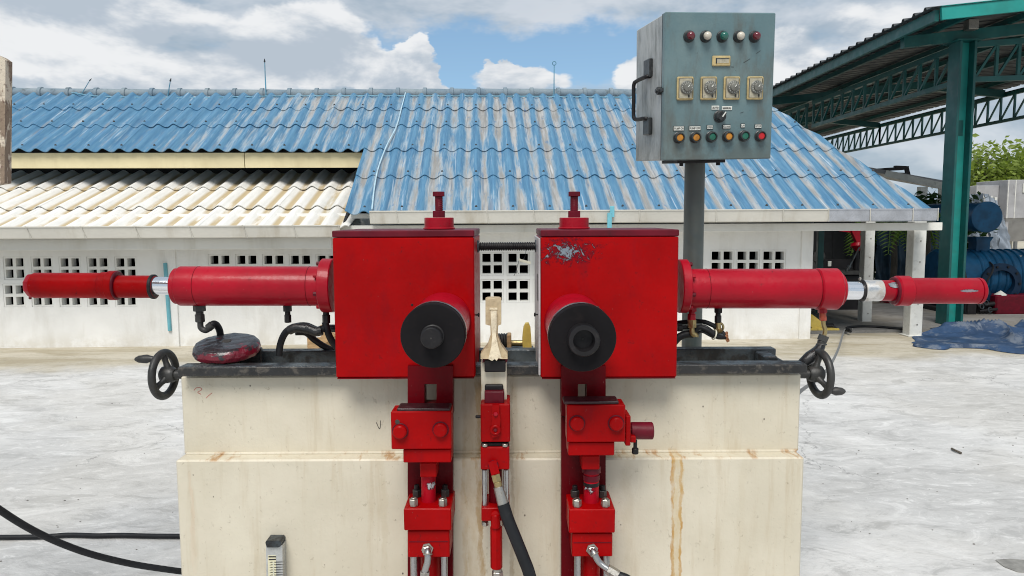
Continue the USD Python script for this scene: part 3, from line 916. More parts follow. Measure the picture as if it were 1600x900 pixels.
# the two heads
def head(x0, x1, y0, y1, mat, disc, face_r, bolt, side, Yd=2.25):
    zt, zbm = P((x0 + x1) / 2, y0, YBX)[2], P((x0 + x1) / 2, y1, YBX)[2]
    xa, xb = P(x0, 475, YBX)[0], P(x1, 475, YBX)[0]
    lid_h = 11 * mpp(365, YBX)
    h = part(mc, 'head_box', cbox(xa, xb, YBX, YBB, zbm, zt - lid_h, .004), mat)
    part(h, 'lid', cbox(xa - .0008, xb + .0008, YBX - .0015, YBB, zt - lid_h + .0012, zt, .003), M['maroon'])
    part(h, 'bottom_lip', cbox(xa + .004, xb - .004, YBX - .003, YBX + .02, zbm - .004, zbm - .0005, .001), M['darkred'])
    # neck, disc and hub
    dc = P(disc[0], disc[1], Yd); R = disc[2] * mpp(disc[1], Yd)
    L_ = YBX - Yd
    nk = lathe([dc[0], YBX, dc[2]], [0, -1, 0], [(-.02, R * .93), (.0, R * .99), (.012, R * .97), (L_ * .55, R * .955), (L_ * .60, R * .975), (L_ - .092, R * .975), (L_ - .086, R * .90)], 64)
    part(h, 'neck', nk, M['crimson'])
    part(h, 'retaining_ring', lathe([dc[0], Yd + .086, dc[2]], [0, -1, 0], [(0, R * .90), (.0, R * .985), (.004, R * 1.0), (.018, R * 1.0), (.021, R * .985), (.023, R * .9)], 64), M['steel'])
    part(h, 'roller_disc', lathe([dc[0], Yd + .055, dc[2]], [0, -1, 0], [(0, R * .97), (.002, R), (.014, R), (.016, R * .985), (.022, R * .985), (.024, R), (.050, R), (.055, R * .975)], 72), M['disc'])
    if side < 0:
        r = 16.5 * mpp(disc[1], Yd)
        stub = part(h, 'spindle', lathe([dc[0], Yd - .0005, dc[2]], [0, -1, 0], [(0, r * 1.12), (.004, r * 1.10), (.006, r), (.042, r), (.046, r * .90)], 40), M['black'])
        part(stub, 'centre_hole', cyl([dc[0], Yd - .0463, dc[2]], [dc[0], Yd - .0472, dc[2]], .0028, None, 12, .0002), M['ink'])
    else:
        r = 25 * mpp(disc[1], Yd)
        sock = part(h, 'socket', lathe([dc[0], Yd - .0005, dc[2]], [0, -1, 0], [(0, r), (.038, r), (.044, r * .93), (.045, r * .68), (.030, r * .62), (.004, r * .60), (.003, 0.0)], 44), M['black'])
        part(sock, 'centre_hole', cyl([dc[0], Yd - .0040, dc[2]], [dc[0], Yd - .0055, dc[2]], .004, None, 12, .0003), M['ink'])
    gs = part(h, 'grub_screw', hexp(P(disc[0] - 31 if side < 0 else disc[0] + 22, disc[1] - 47, Yd + .09), P(disc[0] - 33 if side < 0 else disc[0] + 25, disc[1] - 50, Yd + .09), .004), M['black'])
    # adjusting screw on top
    Yt = 2.80
    bxm = bolt
    zt0 = zt
    def zc(px0, px1, za, zb_, name, m, hexa=False, up_=h):
        xm = P((px0 + px1) / 2, 340, Yt)[0]; r_ = (px1 - px0) / 2 * mpp(340, Yt)
        f = hexp if hexa else cyl
        return part(up_, name, f([xm, Yt, za], [xm, Yt, zb_], r_), m)
    z = lambda py: P(bxm, py, Yt)[2]
    b = zc(bxm - 23, bxm + 23, zt0 + .0005, z(340), 'screw_boss', M['crimson'])
    zc(bxm - 25, bxm + 25, zt0 + .0008, zt0 + .007, 'weld_bead', M['crimson'], up_=b)
    zc(bxm - 10.5, bxm + 10.5, z(340) + .0005, z(329.5), 'lock_nut', M['maroon'], True, b)
    thr = [tube([[P(bxm, 320, Yt)[0] + .0128 * math.cos(t), Yt + .0128 * math.sin(t), z(330) + .0011 * t] for t in np.linspace(0, (z(307) - z(330)) / .0011, 130)], .0022, 6, 0)]
    zc(bxm - 6.0, bxm + 6.0, z(330), z(306), 'threaded_stud', M['maroon'], False, b)
    part(b, 'thread', thr, M['maroon'])
    zc(bxm - 10, bxm + 10, z(307), z(299.5), 'bolt_head', M['maroon'], True, b)
    return h, xa, xb, zt, zbm


hl, hlx0, hlx1, hzt, hzb = head(522, 741.5, 360, 590, M['red'], (676, 525, 51), 44, 686, -1)
hr, hrx0, hrx1, _, _ = head(845, 1059, 359, 590, M['red_chipped'], (910.5, 529, 53), 44, 897, 1)
# bare steel inner cheek of the right head, slot and clamp screws between the heads
M['cheek'] = paint('worn_grey_plate', (.42, .40, .40), .4, .25, 9, (.18, .05, .05), .6, 24)
part(hr, 'inner_cheek', cbox(hrx0 - .008, hrx0 - .0005, YBX + .004, YBB - .01, hzb + .004, hzt - .03, .002), M['cheek'])
part(hr, 'slot', cbox(hrx0 - .0095, hrx0 - .0078, YBX + .025, YBX + .075, P(840, 472, YBX)[2], P(840, 430, YBX)[2], 0), M['ink'])
for h_, xx, dr in ((hl, hlx1, 1), (hr, hrx0 - .008, -1)):
    zz = P(740, 492, 2.66)[2]
    part(h_, 'thumb_screw', [cyl([xx, 2.66, zz], [xx + dr * .014, 2.66, zz], .003, None, 10), cyl([xx + dr * .008, 2.66, zz], [xx + dr * .014, 2.66, zz], .0075, None, 12)], M['black'])
zz = P(790, 385, 2.85)[2]
rodx0, rodx1 = hlx1, hrx0 - .008
sp = part(mc, 'threaded_rod', cyl([rodx0, 2.85, zz], [rodx1, 2.85, zz], .0125, None, 20), M['black'])
part(sp, 'thread', tube([[rodx0 + .004 + .0011 * t, 2.85 + .0145 * math.cos(t), zz + .0145 * math.sin(t)] for t in np.linspace(0, (rodx1 - rodx0 - .008) / .0011, 700)], .0024, 6, 0), M['black'])
for xx in (rodx0, rodx1):
    part(sp, 'collar', cyl([xx - .004, 2.85, zz], [xx + .007 if xx == rodx0 else xx + .004, 2.85, zz], .024, None, 24), M['bed'])
# a wire tag hanging from the rod
M['tag'] = paint('pale_tag', (.62, .62, .5), .6, .2, 30)
tg = part(sp, 'tag', beam(P(811, 406, 2.85), P(829, 411, 2.85), .002, .010), M['tag'])
part(tg, 'wire', [ptube([(822, 390, 2.85), (821, 399, 2.85), (818, 405, 2.85)], .0009, 6), ptube([(811, 407, 2.85), (806, 424, 2.85), (803, 431, 2.85)], .0012, 6), ptube([(806, 418, 2.85), (810, 428, 2.85)], .001, 6)], M['bed'])

# horizontal cylinders
YC = 2.84


def flange(x0, x1, yc, r, sign):
    fl = part(mc, 'cylinder_flange', cx(x0, x1, yc, r, YC, n=48), M['crimson'])
    s = mpp(yc, YC)
    c = P(x0 if sign < 0 else x1, yc, YC)
    for k in range(8):
        t = 2 * math.pi * (k + .35) / 8
        q = c + np.array([0, math.cos(t) * r * s * .86, math.sin(t) * r * s * .86])
        part(fl, 'flange_bolt', hexp(q - [sign * .002, 0, 0], q + [sign * .014, 0, 0], .0085, .2), M['crimson'] if k % 2 else M['maroon'])
    return fl


flange(504, 522.5, 446, 42, -1)
cl = part(mc, 'hydraulic_cylinder', cx(282, 505, 447, 31, YC, n=56), M['crimson'])
part(cl, 'seam_ring', [torus(P(x, 447, YC), [1, 0, 0], 31 * mpp(447, YC) - .0005, .0014, 56, 8) for x in (312, 485)], M['darkred'])
part(cl, 'end_cap', cx(274, 283, 447, 28, YC, n=56), M['crimson'])
rodl = part(mc, 'piston_rod', cx(240, 272, 446.5, 14, YC, n=40, b=.001), M['chrome'])
slv = part(mc, 'extension_sleeve', cx(182, 243, 448, 17.6, YC, n=48), M['red'])
part(slv, 'wiper_ring', lathe(P(237.5, 448, YC), [1, 0, 0], [(0, 18.4 * mpp(448, YC)), (.002, 19.2 * mpp(448, YC)), (.011, 19.2 * mpp(448, YC)), (.014, 15 * mpp(448, YC))], 48), M['black'])
part(slv, 'collar', cx(171, 184, 446, 23, YC, n=48, b=.004), M['red'])
part(slv, 'collar_edge', cx(181, 186, 446, 22.3, YC, n=48), M['maroon'])
part(slv, 'step_ring', cx(160, 172, 446, 21, YC, n=48), M['red'])
part(slv, 'outer_tube', cx(54, 161, 446, 19.8, YC, n=48), M['red'])
part(slv, 'end_plug', lathe(P(54.5, 446, YC), [-1, 0, 0], [(0, 19.5 * mpp(446, YC)), (.012, 19.3 * mpp(446, YC)), (.022, 16.5 * mpp(446, YC))], 8, .39), M['crimson'])
part(slv, 'drain_screw', hexp(P(47, 464, YC), P(47, 467.5, YC), .005), M['maroon'])

flange(1059.5, 1073, 447, 42, 1)
cr = part(mc, 'hydraulic_cylinder', cx(1072, 1274, 451, 31, YC, n=56), M['crimson'])
part(cr, 'seam_ring', [torus(P(x, 451, YC), [1, 0, 0], 31 * mpp(451, YC) - .0005, .0014, 56, 8) for x in (1103, 1273)], M['darkred'])
part(cr, 'end_cap', cx(1273, 1309, 451.5, 32.5, YC, n=56, b=.008), M['crimson'])
part(cr, 'end_nut', lathe(P(1308, 452, YC), [1, 0, 0], [(0, 26 * mpp(452, YC)), (.012, 26 * mpp(452, YC)), (.018, 23 * mpp(452, YC))], 18), M['crimson'])
part(mc, 'piston_rod', cx(1314, 1348, 454, 14, YC, n=40, b=.001), M['chrome'])
M['scuffed'] = metal('scuffed_steel', (.72, .71, .69), .3, .85, (.34, .31, .27), 26, .42, .62)
sl2 = part(mc, 'extension_sleeve', cx(1346, 1404, 454, 16.4, YC, n=48), M['crimson_worn'])
part(sl2, 'bare_band', lathe(P(1347, 454, YC), [1, 0, 0], [(0, 16.2 * mpp(454, YC)), (.002, 16.7 * mpp(454, YC)), (.062, 16.7 * mpp(454, YC)), (.070, 16.45 * mpp(454, YC))], 48), M['scuffed'])
part(sl2, 'wiper_ring', lathe(P(1345, 454, YC), [1, 0, 0], [(0, 14 * mpp(454, YC)), (0, 17.4 * mpp(454, YC)), (.006, 17.4 * mpp(454, YC)), (.007, 14 * mpp(454, YC))], 48), M['black'])
part(sl2, 'bleed_screw', cyl(P(1344, 438, YC), P(1344, 433.5, YC), .005, None, 10), M['nut'])
part(sl2, 'collar', cx(1398, 1421, 454.5, 23.6, YC, n=48, b=.006), M['crimson'])
part(sl2, 'collar_edge', cx(1394, 1399, 454.5, 21.5, YC, n=48), M['maroon'])
part(sl2, 'outer_tube', cx(1420, 1526, 454.5, 20.3, YC, n=48), M['crimson_worn'])
part(sl2, 'end_plug', lathe(P(1525.5, 454.5, YC), [1, 0, 0], [(0, 20.3 * mpp(454, YC)), (.001, 19 * mpp(454, YC)), (.003, 20.6 * mpp(454, YC)), (.014, 20.4 * mpp(454, YC)), (.019, 17.8 * mpp(454, YC))], 48), M['crimson_worn'])
sc_ = 16.9 * mpp(454, YC)
part(sl2, 'window_patch', trimesh.Trimesh(*(lambda a: (a, [[0, i, i + 1] for i in range(1, len(a) - 1)]))(
    np.array([P(1386, 454, YC)] * 0 + [P(454 * 0 + px, 454, YC) + np.array([0, -math.cos(t) * (sc_ + .001), math.sin(t) * (sc_ + .001)]) for px, t in ((1381, .75), (1388, .92), (1395, .98), (1399, .72), (1399, .38), (1390, .32), (1383, .45))])), process=False), M['steel'], False)


# ports, fittings and hoses
def fitting(name, px, y0, y1, Y, r, m, par=mc, flare=1.15):
    a, b = P(px, y0, Y), P(px, y1, Y); a[0] = b[0] = (a[0] + b[0]) / 2
    h = a[2] - b[2]
    f = part(par, name, hexp(a, a - [0, 0, h * .36], r * flare, .2), m)
    part(f, 'stem', cyl(a - [0, 0, h * .36], a - [0, 0, h * .56], r * .72, None, 16), m)
    part(f, 'nut', hexp(a - [0, 0, h * .54], b, r * .95, .5), m)
    return f


fitting('port_fitting', 312, 477, 503, YC, .020, M['wheel'])
fitting('port_fitting', 449.5, 477, 504, YC, .014, M['black'])
fitting('port_fitting', 509.5, 476, 505, YC, .016, M['black'])
part(mc, 'elbow', [ptube([(313, 502, YC), (314, 512, YC), (322, 516, YC), (332, 508, YC)], .0115), cyl(P(325, 513, YC), P(332, 507, YC), .016, None, 16)], M['wheel'])
part(mc, 'hydraulic_hose', ptube([(327, 511, YC), (334, 506, YC + .01), (340, 510, YC + .03), (344, 521, YC + .05), (345, 545, YC + .06), (345, 562, YC + .06)], .0135), M['rubber'])
part(mc, 'hydraulic_hose', ptube([(436, 556, 2.86), (438, 538, 2.86), (446, 520, 2.85), (460, 511, 2.84), (478, 509, 2.84), (498, 516, 2.84), (512, 508, 2.84)], .0135), M['rubber'])
part(mc, 'hose_clamp', [ptube([(452, 516, 2.84), (463, 512, 2.835), (480, 514, 2.83), (497, 518, 2.84)], .018), ptube([(478, 512, 2.83), (493, 518, 2.83), (503, 516, 2.83)], .0185)], M['oily'])
part(mc, 'hydraulic_hose', ptube([(462, 519, 2.88), (478, 520, 2.90), (490, 530, 2.93), (508, 542, 2.95), (530, 552, 2.95)], .0125), M['rubber'])
part(mc, 'hydraulic_hose', ptube([(508, 503, YC), (511, 515, YC), (517, 530, YC + .02), (528, 545, YC + .03)], .0135), M['rubber'])
part(mc, 'return_pipe', cx(512, 528, 513, 6, 2.92), M['bluegrey'] if 'bluegrey' in M else M['bed'])
# right-hand ports
f1 = fitting('port_fitting', 1081, 479, 500, YC, .017, M['crimson'])
part(mc, 'elbow', [hexp(P(1081, 499, YC), P(1081, 512, YC), .017), ptube([(1081, 510, YC), (1082, 520, YC), (1087, 524, YC), (1087, 526, YC)], .011)], M['brass'])
fitting('port_fitting', 1122, 480, 504, YC, .014, M['black'])
part(mc, 'elbow', [ptube([(1122, 502, YC), (1123, 514, YC), (1126, 518, YC - .01)], .010), torus(P(1123, 511, YC + .02), [.3, 1, 0], .017, .0045, 24, 10)], M['brass'])
bund = []
for k, pts in enumerate(([(1055, 505, 2.9), (1072, 503, 2.88), (1090, 502, 2.88), (1104, 504, 2.86), (1122, 513, 2.85), (1132, 524, 2.84)],
                         [(1060, 511, 2.9), (1085, 512, 2.87), (1100, 510, 2.85), (1116, 520, 2.84), (1133, 526, 2.84)],
                         [(1084, 524, 2.85), (1092, 512, 2.84), (1106, 516, 2.83), (1120, 526, 2.83), (1133, 527, 2.84)],
                         [(1086, 525, 2.86), (1097, 518, 2.85), (1112, 525, 2.84), (1128, 527, 2.84)])):
    part(mc, 'cable', ptube(pts, (.009, .008, .009, .006)[k]), (M['rubber'], M['bed'], M['rubber'], M['bed'])[k])
part(mc, 'cable_tie', torus(P(1116, 523, 2.835), [1, .1, -.3], .018, .003, 20, 8), M['tag'])
M['copper'] = paint('copper_ends', (.25, .10, .04), .5, .3, 30)
part(mc, 'frayed_end', [ptube([(1131, 523, 2.84), (1136, 519 + k * 4, 2.84 - .004 * k), (1135 + k * 2, 527 + k * 3, 2.84)], .0035, 6) for k in range(3)] + [beam(P(1133, 524, 2.835), P(1138, 534, 2.835), .004, .012)], M['copper'])
part(mc, 'hydraulic_hose', ptube([(1052, 536, 2.86), (1062, 526, 2.86), (1074, 522, 2.86), (1083, 522, 2.86)], .015), M['rubber'])
part(mc, 'knob', [cyl(P(1058, 512, 2.86), P(1066, 512, 2.86), .015, None, 16), cyl(P(1064, 512, 2.86), P(1073, 511, 2.86), .008, None, 12)], M['black'])
pf = part(mc, 'port_fitting', hexp(P(1285, 479, YC), P(1285, 489, YC), .017), M['crimson'])
part(pf, 'coupling', [cyl(P(1285.5, 488, YC), P(1285.5, 497, YC), .0125, None, 16), hexp(P(1286, 494, YC), P(1286, 501, YC), .0135)], paint('orange_red_fitting', (.42, .07, .03), .45, .3, 30))
part(mc, 'bent_pipe', ptube([(1286, 499, YC), (1287, 508, YC), (1289, 515, YC), (1288, 523, YC), (1284, 531, YC)], .0085), M['brass'])
fn = part(mc, 'swivel_nut', hexp(P(1288, 524, YC), P(1284, 533, YC), .019), M['wheel'])
part(fn, 'ferrule', [cyl(P(1284, 532, YC), P(1283, 541, YC), .016, None, 18), torus(P(1283.5, 538, YC), [0, .1, 1], .0165, .004, 22, 8)], M['wheel'])
part(mc, 'hydraulic_hose', tube([P(1283, 540, YC), P(1277, 549, YC - .01), P(1266, 558, YC - .02), P(1256, 566, YC - .02), P(1246, 574, YC)], [.017, .021, .024, .020, .016], 14), M['oily'])


# hand wheels at the two ends of the bed
def handwheel(cxp, cyp, Rp, hx, hy, sign, bed_x):
    Yw = 2.79
    c = P(cxp, cyp, Yw); R = Rp * mpp(cyp, Yw)
    ax = unit([1, 0.10 * sign, 0])
    w = part(mc, 'handwheel', torus(c, ax, R - .012, .0155, 56, 16, .9), M['wheel'])
    part(w, 'hub', lathe(c - ax * sign * .045, ax * sign, [(0, .022), (.01, .030), (.035, .033), (.05, .030), (.058, .020)], 28), M['wheel'])
    part(w, 'shaft', cyl([bed_x - sign * .02, c[1], c[2]], c - ax * sign * .03, .017, None, 20), M['wheel'])
    u, v_ = frame_of(ax)[1:]
    for k in range(3):
        t = .55 + 2 * math.pi * k / 3
        d = math.cos(t) * u + math.sin(t) * v_
        part(w, 'spoke', tube([c + d * .018 - ax * sign * .018, c + d * R * .5 - ax * sign * .010, c + d * (R - .012)], [.0155, .0105, .0125], 12), M['wheel'])
    hd = P(hx[0], hy, Yw - .0)
    # the handle stands out from the rim, parallel to the axis
    rel = hd - c
    base = np.array([c[0] + .004 * sign, c[1] + math.sqrt(max(1e-6, (R - .012) ** 2 - min((R - .013), abs(rel[2])) ** 2)) * (-1), c[2] + np.clip(rel[2], -(R - .013), R - .013)])
    ln = abs(hx[1] - hx[0]) * mpp(hy, Yw) + .012
    part(w, 'handle', lathe(base, [sign, -.03, -.02], [(0, .006), (.006, .010), (.012, .009), (ln * .45, .0165), (ln * .8, .0135), (ln * .95, .007), (ln, .002)], 20), M['wheel'])
    part(w, 'lock_screw', cyl([bed_x - sign * .018, 2.80, c[2] - .03], [bed_x + sign * .002, 2.80, c[2] - .03], .016, None, 16), M['black'])


handwheel(256.5, 585, 38.5, (246, 217), 557, -1, bx0)
handwheel(1281, 584, 38, (1290, 1313), 605, 1, bx1)


# the two clamping columns
M['topplate'] = paint('oily_dark_plate', (.030, .006, .009), .35, .4, 14, (.12, .09, .09), .35, 40, .001)


def column(dx, dy, pl, slot, blk, topp, step, neck, rod, body, low, bolts_y, heads, steel_nut, right):
    part_ = lambda n, m, mat, par=mc: part(par, n, m, mat)
    y0, y1 = pl[2], pl[3]
    c = part_('clamp_column', plate([(pl[0], y0), (pl[1], y0), (pl[1], 650), (pl[0], 650)], 2.575, 2.6465, [[(slot[0], slot[1]), (slot[2], slot[1]), (slot[2], slot[3]), (slot[0], slot[3])]]), M['darkred'])
    part_('back_plate', plate([(pl[0], 651), (pl[1], 651), (pl[1], y1), (pl[0], y1)], 2.6125, 2.6465), M['darkred'], c)
    b = part_('clamp_block', pb(*blk, 2.44, 2.528), M['red'])
    part_('slide', pb(blk[0] + 14, blk[1] + 12, blk[2] - 8, blk[3] - 4, 2.5285, 2.612), M['darkred'], b)
    part_('top_plate', pb(topp[0], topp[3] - 5, topp[2], topp[3], 2.447, 2.522, .003), M['topplate'], b)
    part_('step_block', pb(*step, 2.455, 2.56), M['red'], b)
    for hx, hy in heads:
        q = P(hx, hy, 2.44); s = mpp(hy, 2.44)
        part_('bolt_washer', cyl(q + [0, .001, 0], q - [0, .004, 0], 13.0 * s, None, 28), M['maroon'], b)
        part_('bolt_head', lathe(q - [0, .004, 0], [0, -1, 0], [(0, 11 * s), (.014, 10.6 * s), (.018, 8.5 * s)], 28), M['red'], b)
    part_('neck_block', pb(*neck, 2.50, 2.58), M['red'], b)
    bd = part_('cylinder_head', pb(*body, 2.47, 2.6445), M['red'])
    part_('lower_block', pb(*low, 2.485, 2.644), M['red'], bd)
    part_('joint_seam', pb(low[0] + 2, (low[1] + low[3]) / 2 - 4, low[2] - 2, (low[1] + low[3]) / 2 - 3, 2.4835, 2.50, 0), M['maroon'], bd)
    ztop = P((body[0] + body[2]) / 2, body[1], 2.47)[2]
    xm = P((rod[0] + rod[1]) / 2, 770, 2.54)[0]; rr = (rod[1] - rod[0]) / 2 * mpp(770, 2.54)
    zn = P(700, neck[3], 2.50)[2]
    pr = part_('push_rod', cyl([xm, 2.545, ztop - .003], [xm, 2.545, zn + .004], rr, None, 32), M['rod_red'], bd)
    if right:
        zk = zn - .003
        part_('knurled_ring', lathe([xm, 2.545, zk], [0, 0, -1], [(0, rr * 1.2), (.022, rr * 1.24), (.023, rr * .95), (.030, rr * .95), (.031, rr * 1.1), (.05, rr * 1.08), (.052, rr)], 36), M['maroon'], bd)
        part_('dark_ring', cyl([xm, 2.545, zk - .056], [xm, 2.545, zk - .072], rr * 1.03, None, 32), M['black'], bd)
    xl, xr = P(body[0], 800, 2.47)[0], P(body[2], 800, 2.47)[0]
    for i, fx in enumerate((.19, .81)):
        for j, yy in enumerate((2.496, 2.583)):
            q = np.array([xl + (xr - xl) * fx, yy, ztop])
            nb = part_('stud_nut', hexp(q + [0, 0, .0005], q + [0, 0, .026], .0155, .3), M['nut'] if not j else M['wheel'], bd)
            part_('stud_end', cyl(q + [0, 0, .026], q + [0, 0, .044 if j else .030], .0095, None, 16), M['black'] if j else M['nut'], bd)
    zlow = P(660, low[3], 2.485)[2]
    tx0, tx1 = xl + .012, xr - .014
    part_('ram_tube', cyl([xm, 2.56, zlow + .002], [xm, 2.56, .12], .034, None, 36), M['red'], bd)
    for xx in (P(low[0] + 9, 885, 2.5)[0], P(low[2] - 9, 885, 2.5)[0]):
        part_('tie_rod', cyl([xx, 2.515, zlow + .002], [xx, 2.515, .12], .0125, None, 20), M['steel'], bd)
    part_('base_block', cbox(xl, xr, 2.48, 2.644, .055, .13, .004), M['red'], bd)
    part_('foot', cbox(xl - .01, xr + .01, 2.46, 2.644, .001, .0545, .004), M['darkred'], bd)
    return c, b, bd


M['rod_red'] = red_material('rod_red', (.36, .003, .012), chips=[((P(672, 762, 2.5)[0], 2.51, P(672, 762, 2.5)[2]), (.022, .08, .016), .56, (.7, .68, .66)), ((P(922, 765, 2.5)[0], 2.51, P(922, 768, 2.5)[2]), (.022, .08, .018), .56, (.7, .68, .66))])
column(0, 0, (637, 707.5, 572, 960), (663, 600, 682, 632), (611, 643, 705, 702), (620, 630, 703, 643), (630, 702, 705, 723), (656, 723, 682, 746), (658, 681), (631, 795, 705, 829), (637, 829, 702.5, 871), 0, ((625.5, 673.5), (688.5, 671)), 0, False)
_, rb, _ = column(0, 0, (877, 946.5, 572, 960), (903, 600, 917, 630), (886, 633, 977, 691), (881, 620, 967, 632), (888, 691, 960, 712), (909, 712, 937, 734), (912, 936), (889, 796, 961, 833), (894, 833, 957, 870), 0, ((901.5, 661), (962.5, 661)), 0, True)
# dark hole and little marks on the left clamp, the side knob on the right clamp
part(mc, 'plugged_hole', cyl(P(621, 659, 2.4405), P(621, 659, 2.438), .008, None, 16), M['ink'])
kb = part(mc, 'side_bracket', pb(977.5, 650, 985.5, 697, 2.46, 2.55), M['red'])
part(kb, 'side_spindle', cx(985, 1020, 673, 13.5, 2.52, n=36), M['maroon'])
part(kb, 'side_boss', pb(985, 682, 994, 692, 2.47, 2.52), M['red'])
part(kb, 'lever', [cz(992.5, 687, 702, 3.0, 2.49), cz(992.5, 700, 709, 5.2, 2.49, hexa=False)], M['black'])


# pipes from the two columns' lower blocks
def pipe_elbow(x, y, pts, tail):
    q = P(x, y, 2.485)
    e = part(mc, 'pipe_elbow', lathe(q, [0, -1, 0], [(0, .021), (.006, .021), (.007, .0175), (.020, .0175), (.023, .013)], 6, .2), M['nut'])
    part(e, 'pipe', ptube(pts, .0115, 14), M['steel'])
    part(e, 'ring', torus(P(*pts[1]), np.array(P(*pts[2])) - np.array(P(*pts[0])), .0125, .0035, 22, 8), M['nut'])
    part(e, 'swivel_nut', hexp(P(*tail[0]), P(*tail[1]), .0175), M['nut'])
    return e


pipe_elbow(668, 857, [(668, 858, 2.47), (668.5, 866, 2.455), (668, 878, 2.45), (664, 893, 2.45), (663, 915, 2.45), (663, 960, 2.46)], [(664, 893, 2.45), (663.5, 906, 2.45)])
pipe_elbow(925, 858, [(925, 859, 2.47), (929, 866, 2.455), (936, 878, 2.45), (948, 888, 2.44), (962, 897, 2.43), (980, 912, 2.42)], [(949, 889, 2.44), (966, 899, 2.43)])
part(mc, 'hydraulic_hose', ptube([(964, 898, 2.43), (985, 908, 2.42), (1005, 940, 2.42), (1010, 1010, 2.42)], .014), M['rubber'])

# the centre unit: dog-bone casting on a cream post, red blocks, tie rods and hose
post = part(mc, 'centre_post', pb(751.5, 566, 792, 634, 2.53, 2.719), M['cream'])
part(post, 'black_pad', pb(757, 563, 790, 581.5, 2.505, 2.5295), M['black'])
part(post, 'pad_edge', pb(754, 560, 793, 566, 2.515, 2.60), M['maroon'])
part(post, 'lower_pad', pb(757.5, 602, 786, 612, 2.505, 2.5295), M['black'])
part(post, 'lower_pad', pb(757, 612, 787.5, 634, 2.478, 2.529), M['maroon'])
dog = plate([(758.5, 467), (783, 467), (783, 507), (778, 509), (777.5, 524), (783, 539), (793, 553), (793, 561), (751, 561), (751, 553), (762, 539), (766.5, 524), (766, 509), (758.5, 507)], 2.50, 2.552)
cast = part(mc, 'fork_casting', dog, M['bone'])
part(cast, 'raised_rib', plate([(766.5, 486), (776, 486), (776, 508), (775, 525), (778, 540), (784, 561), (779, 559), (776, 564), (773, 561), (769, 564), (763, 561), (768, 540), (769, 525), (767.5, 508)], 2.486, 2.503), M['white_paint'])
part(cast, 'cast_mark', plate([(765, 481), (777, 481), (777, 484), (765, 484)], 2.4965, 2.501), M['white_paint'])
part(cast, 'top_cap', lathe(P(770.8, 468, 2.526), [0, 0, 1], [(0, .0255), (.004, .026), (.008, .024)], 32), M['bone'])
cb = part(mc, 'centre_block', pb(751, 632, 797, 691, 2.46, 2.60), M['red'])
part(cb, 'cover_plate', plate([(769, 633), (780, 633), (780, 645), (782, 656), (780, 681), (769, 684), (767, 676), (769, 656)], 2.448, 2.461), M['red'])
part(cb, 'screw', hexp(P(774.5, 647, 2.449), P(774.5, 647, 2.442), .008), M['crimson'])
part(cb, 'ring_boss', [torus(P(774, 672, 2.448), [0, 1, 0], .0135, .005, 26, 10)], M['red'])
part(cb, 'ring_centre', cyl(P(774, 672, 2.449), P(774, 672, 2.446), .006, None, 14), M['maroon'])
part(cb, 'stop_pin', cyl(P(752, 651, 2.53), P(743, 651, 2.53), .0055, None, 12), M['black'])
part(cb, 'dark_plate', pb(752, 691.5, 795, 698.5, 2.475, 2.60), M['black'])
for x in (757.5, 789):
    part(cb, 'cap_screw', cyl(P(x, 693, 2.468), P(x, 698, 2.468), .010, None, 16), M['nut'])
lb = part(mc, 'centre_lower_block', pb(751, 699, 796, 734, 2.462, 2.60), M['red'])
for x in (757.5, 791):
    part(lb, 'tie_rod', cz(x, 733, 795, 4.2, 2.49), M['steel'])
part(lb, 'ram_tube', cz(774, 733, 795, 10.5, 2.53), M['darkred'])
ll = part(mc, 'centre_base_block', pb(752, 794, 796, 814.5, 2.465, 2.60), M['red'])
for x in (758, 789):
    part(ll, 'nut', cz(x, 814.5, 821, 5.5, 2.49, hexa=True), M['nut'])
sb = part(mc, 'supply_bar', cz(775.5, 822, 887, 9.4, 2.46, n=8), M['red'])
part(sb, 'elbow_boss', [cyl(P(774, 805, 2.464), P(774, 805, 2.44), .015, None, 20), cz(774.5, 803, 824, 7.5, 2.447)], M['red'])
part(sb, 'steel_union', [cz(777, 887, 893, 7.2, 2.46), cz(777.5, 892, 902, 9, 2.46, hexa=True), cz(778, 902, 1080, 6.5, 2.46)], M['nut'])
he = part(mc, 'hose_end', hexp(P(769, 721, 2.455), P(774.5, 742, 2.437), .0165), M['red'])
part(he, 'elbow_stub', [cyl(P(771, 727, 2.464), P(771.5, 727, 2.44), .012, None, 18), torus(P(771, 727, 2.462), [0, 1, 0], .014, .004, 22, 8)], M['maroon'])
part(he, 'union_nut', [hexp(P(774, 741, 2.437), P(777, 753, 2.432), .0155), cyl(P(777, 752, 2.432), P(779, 761, 2.43), .0135, None, 18)], M['brass'])
part(he, 'ferrule', cyl(P(778.5, 760, 2.43), P(786.5, 789, 2.42), .0165, .0195, 22), M['nut'])
part(he, 'hydraulic_hose', ptube([(786, 787, 2.42), (794, 812, 2.41), (806, 842, 2.40), (818, 872, 2.39), (828, 900, 2.38), (842, 960, 2.38), (850, 1040, 2.40)], .0208, 18), M['rubber'])

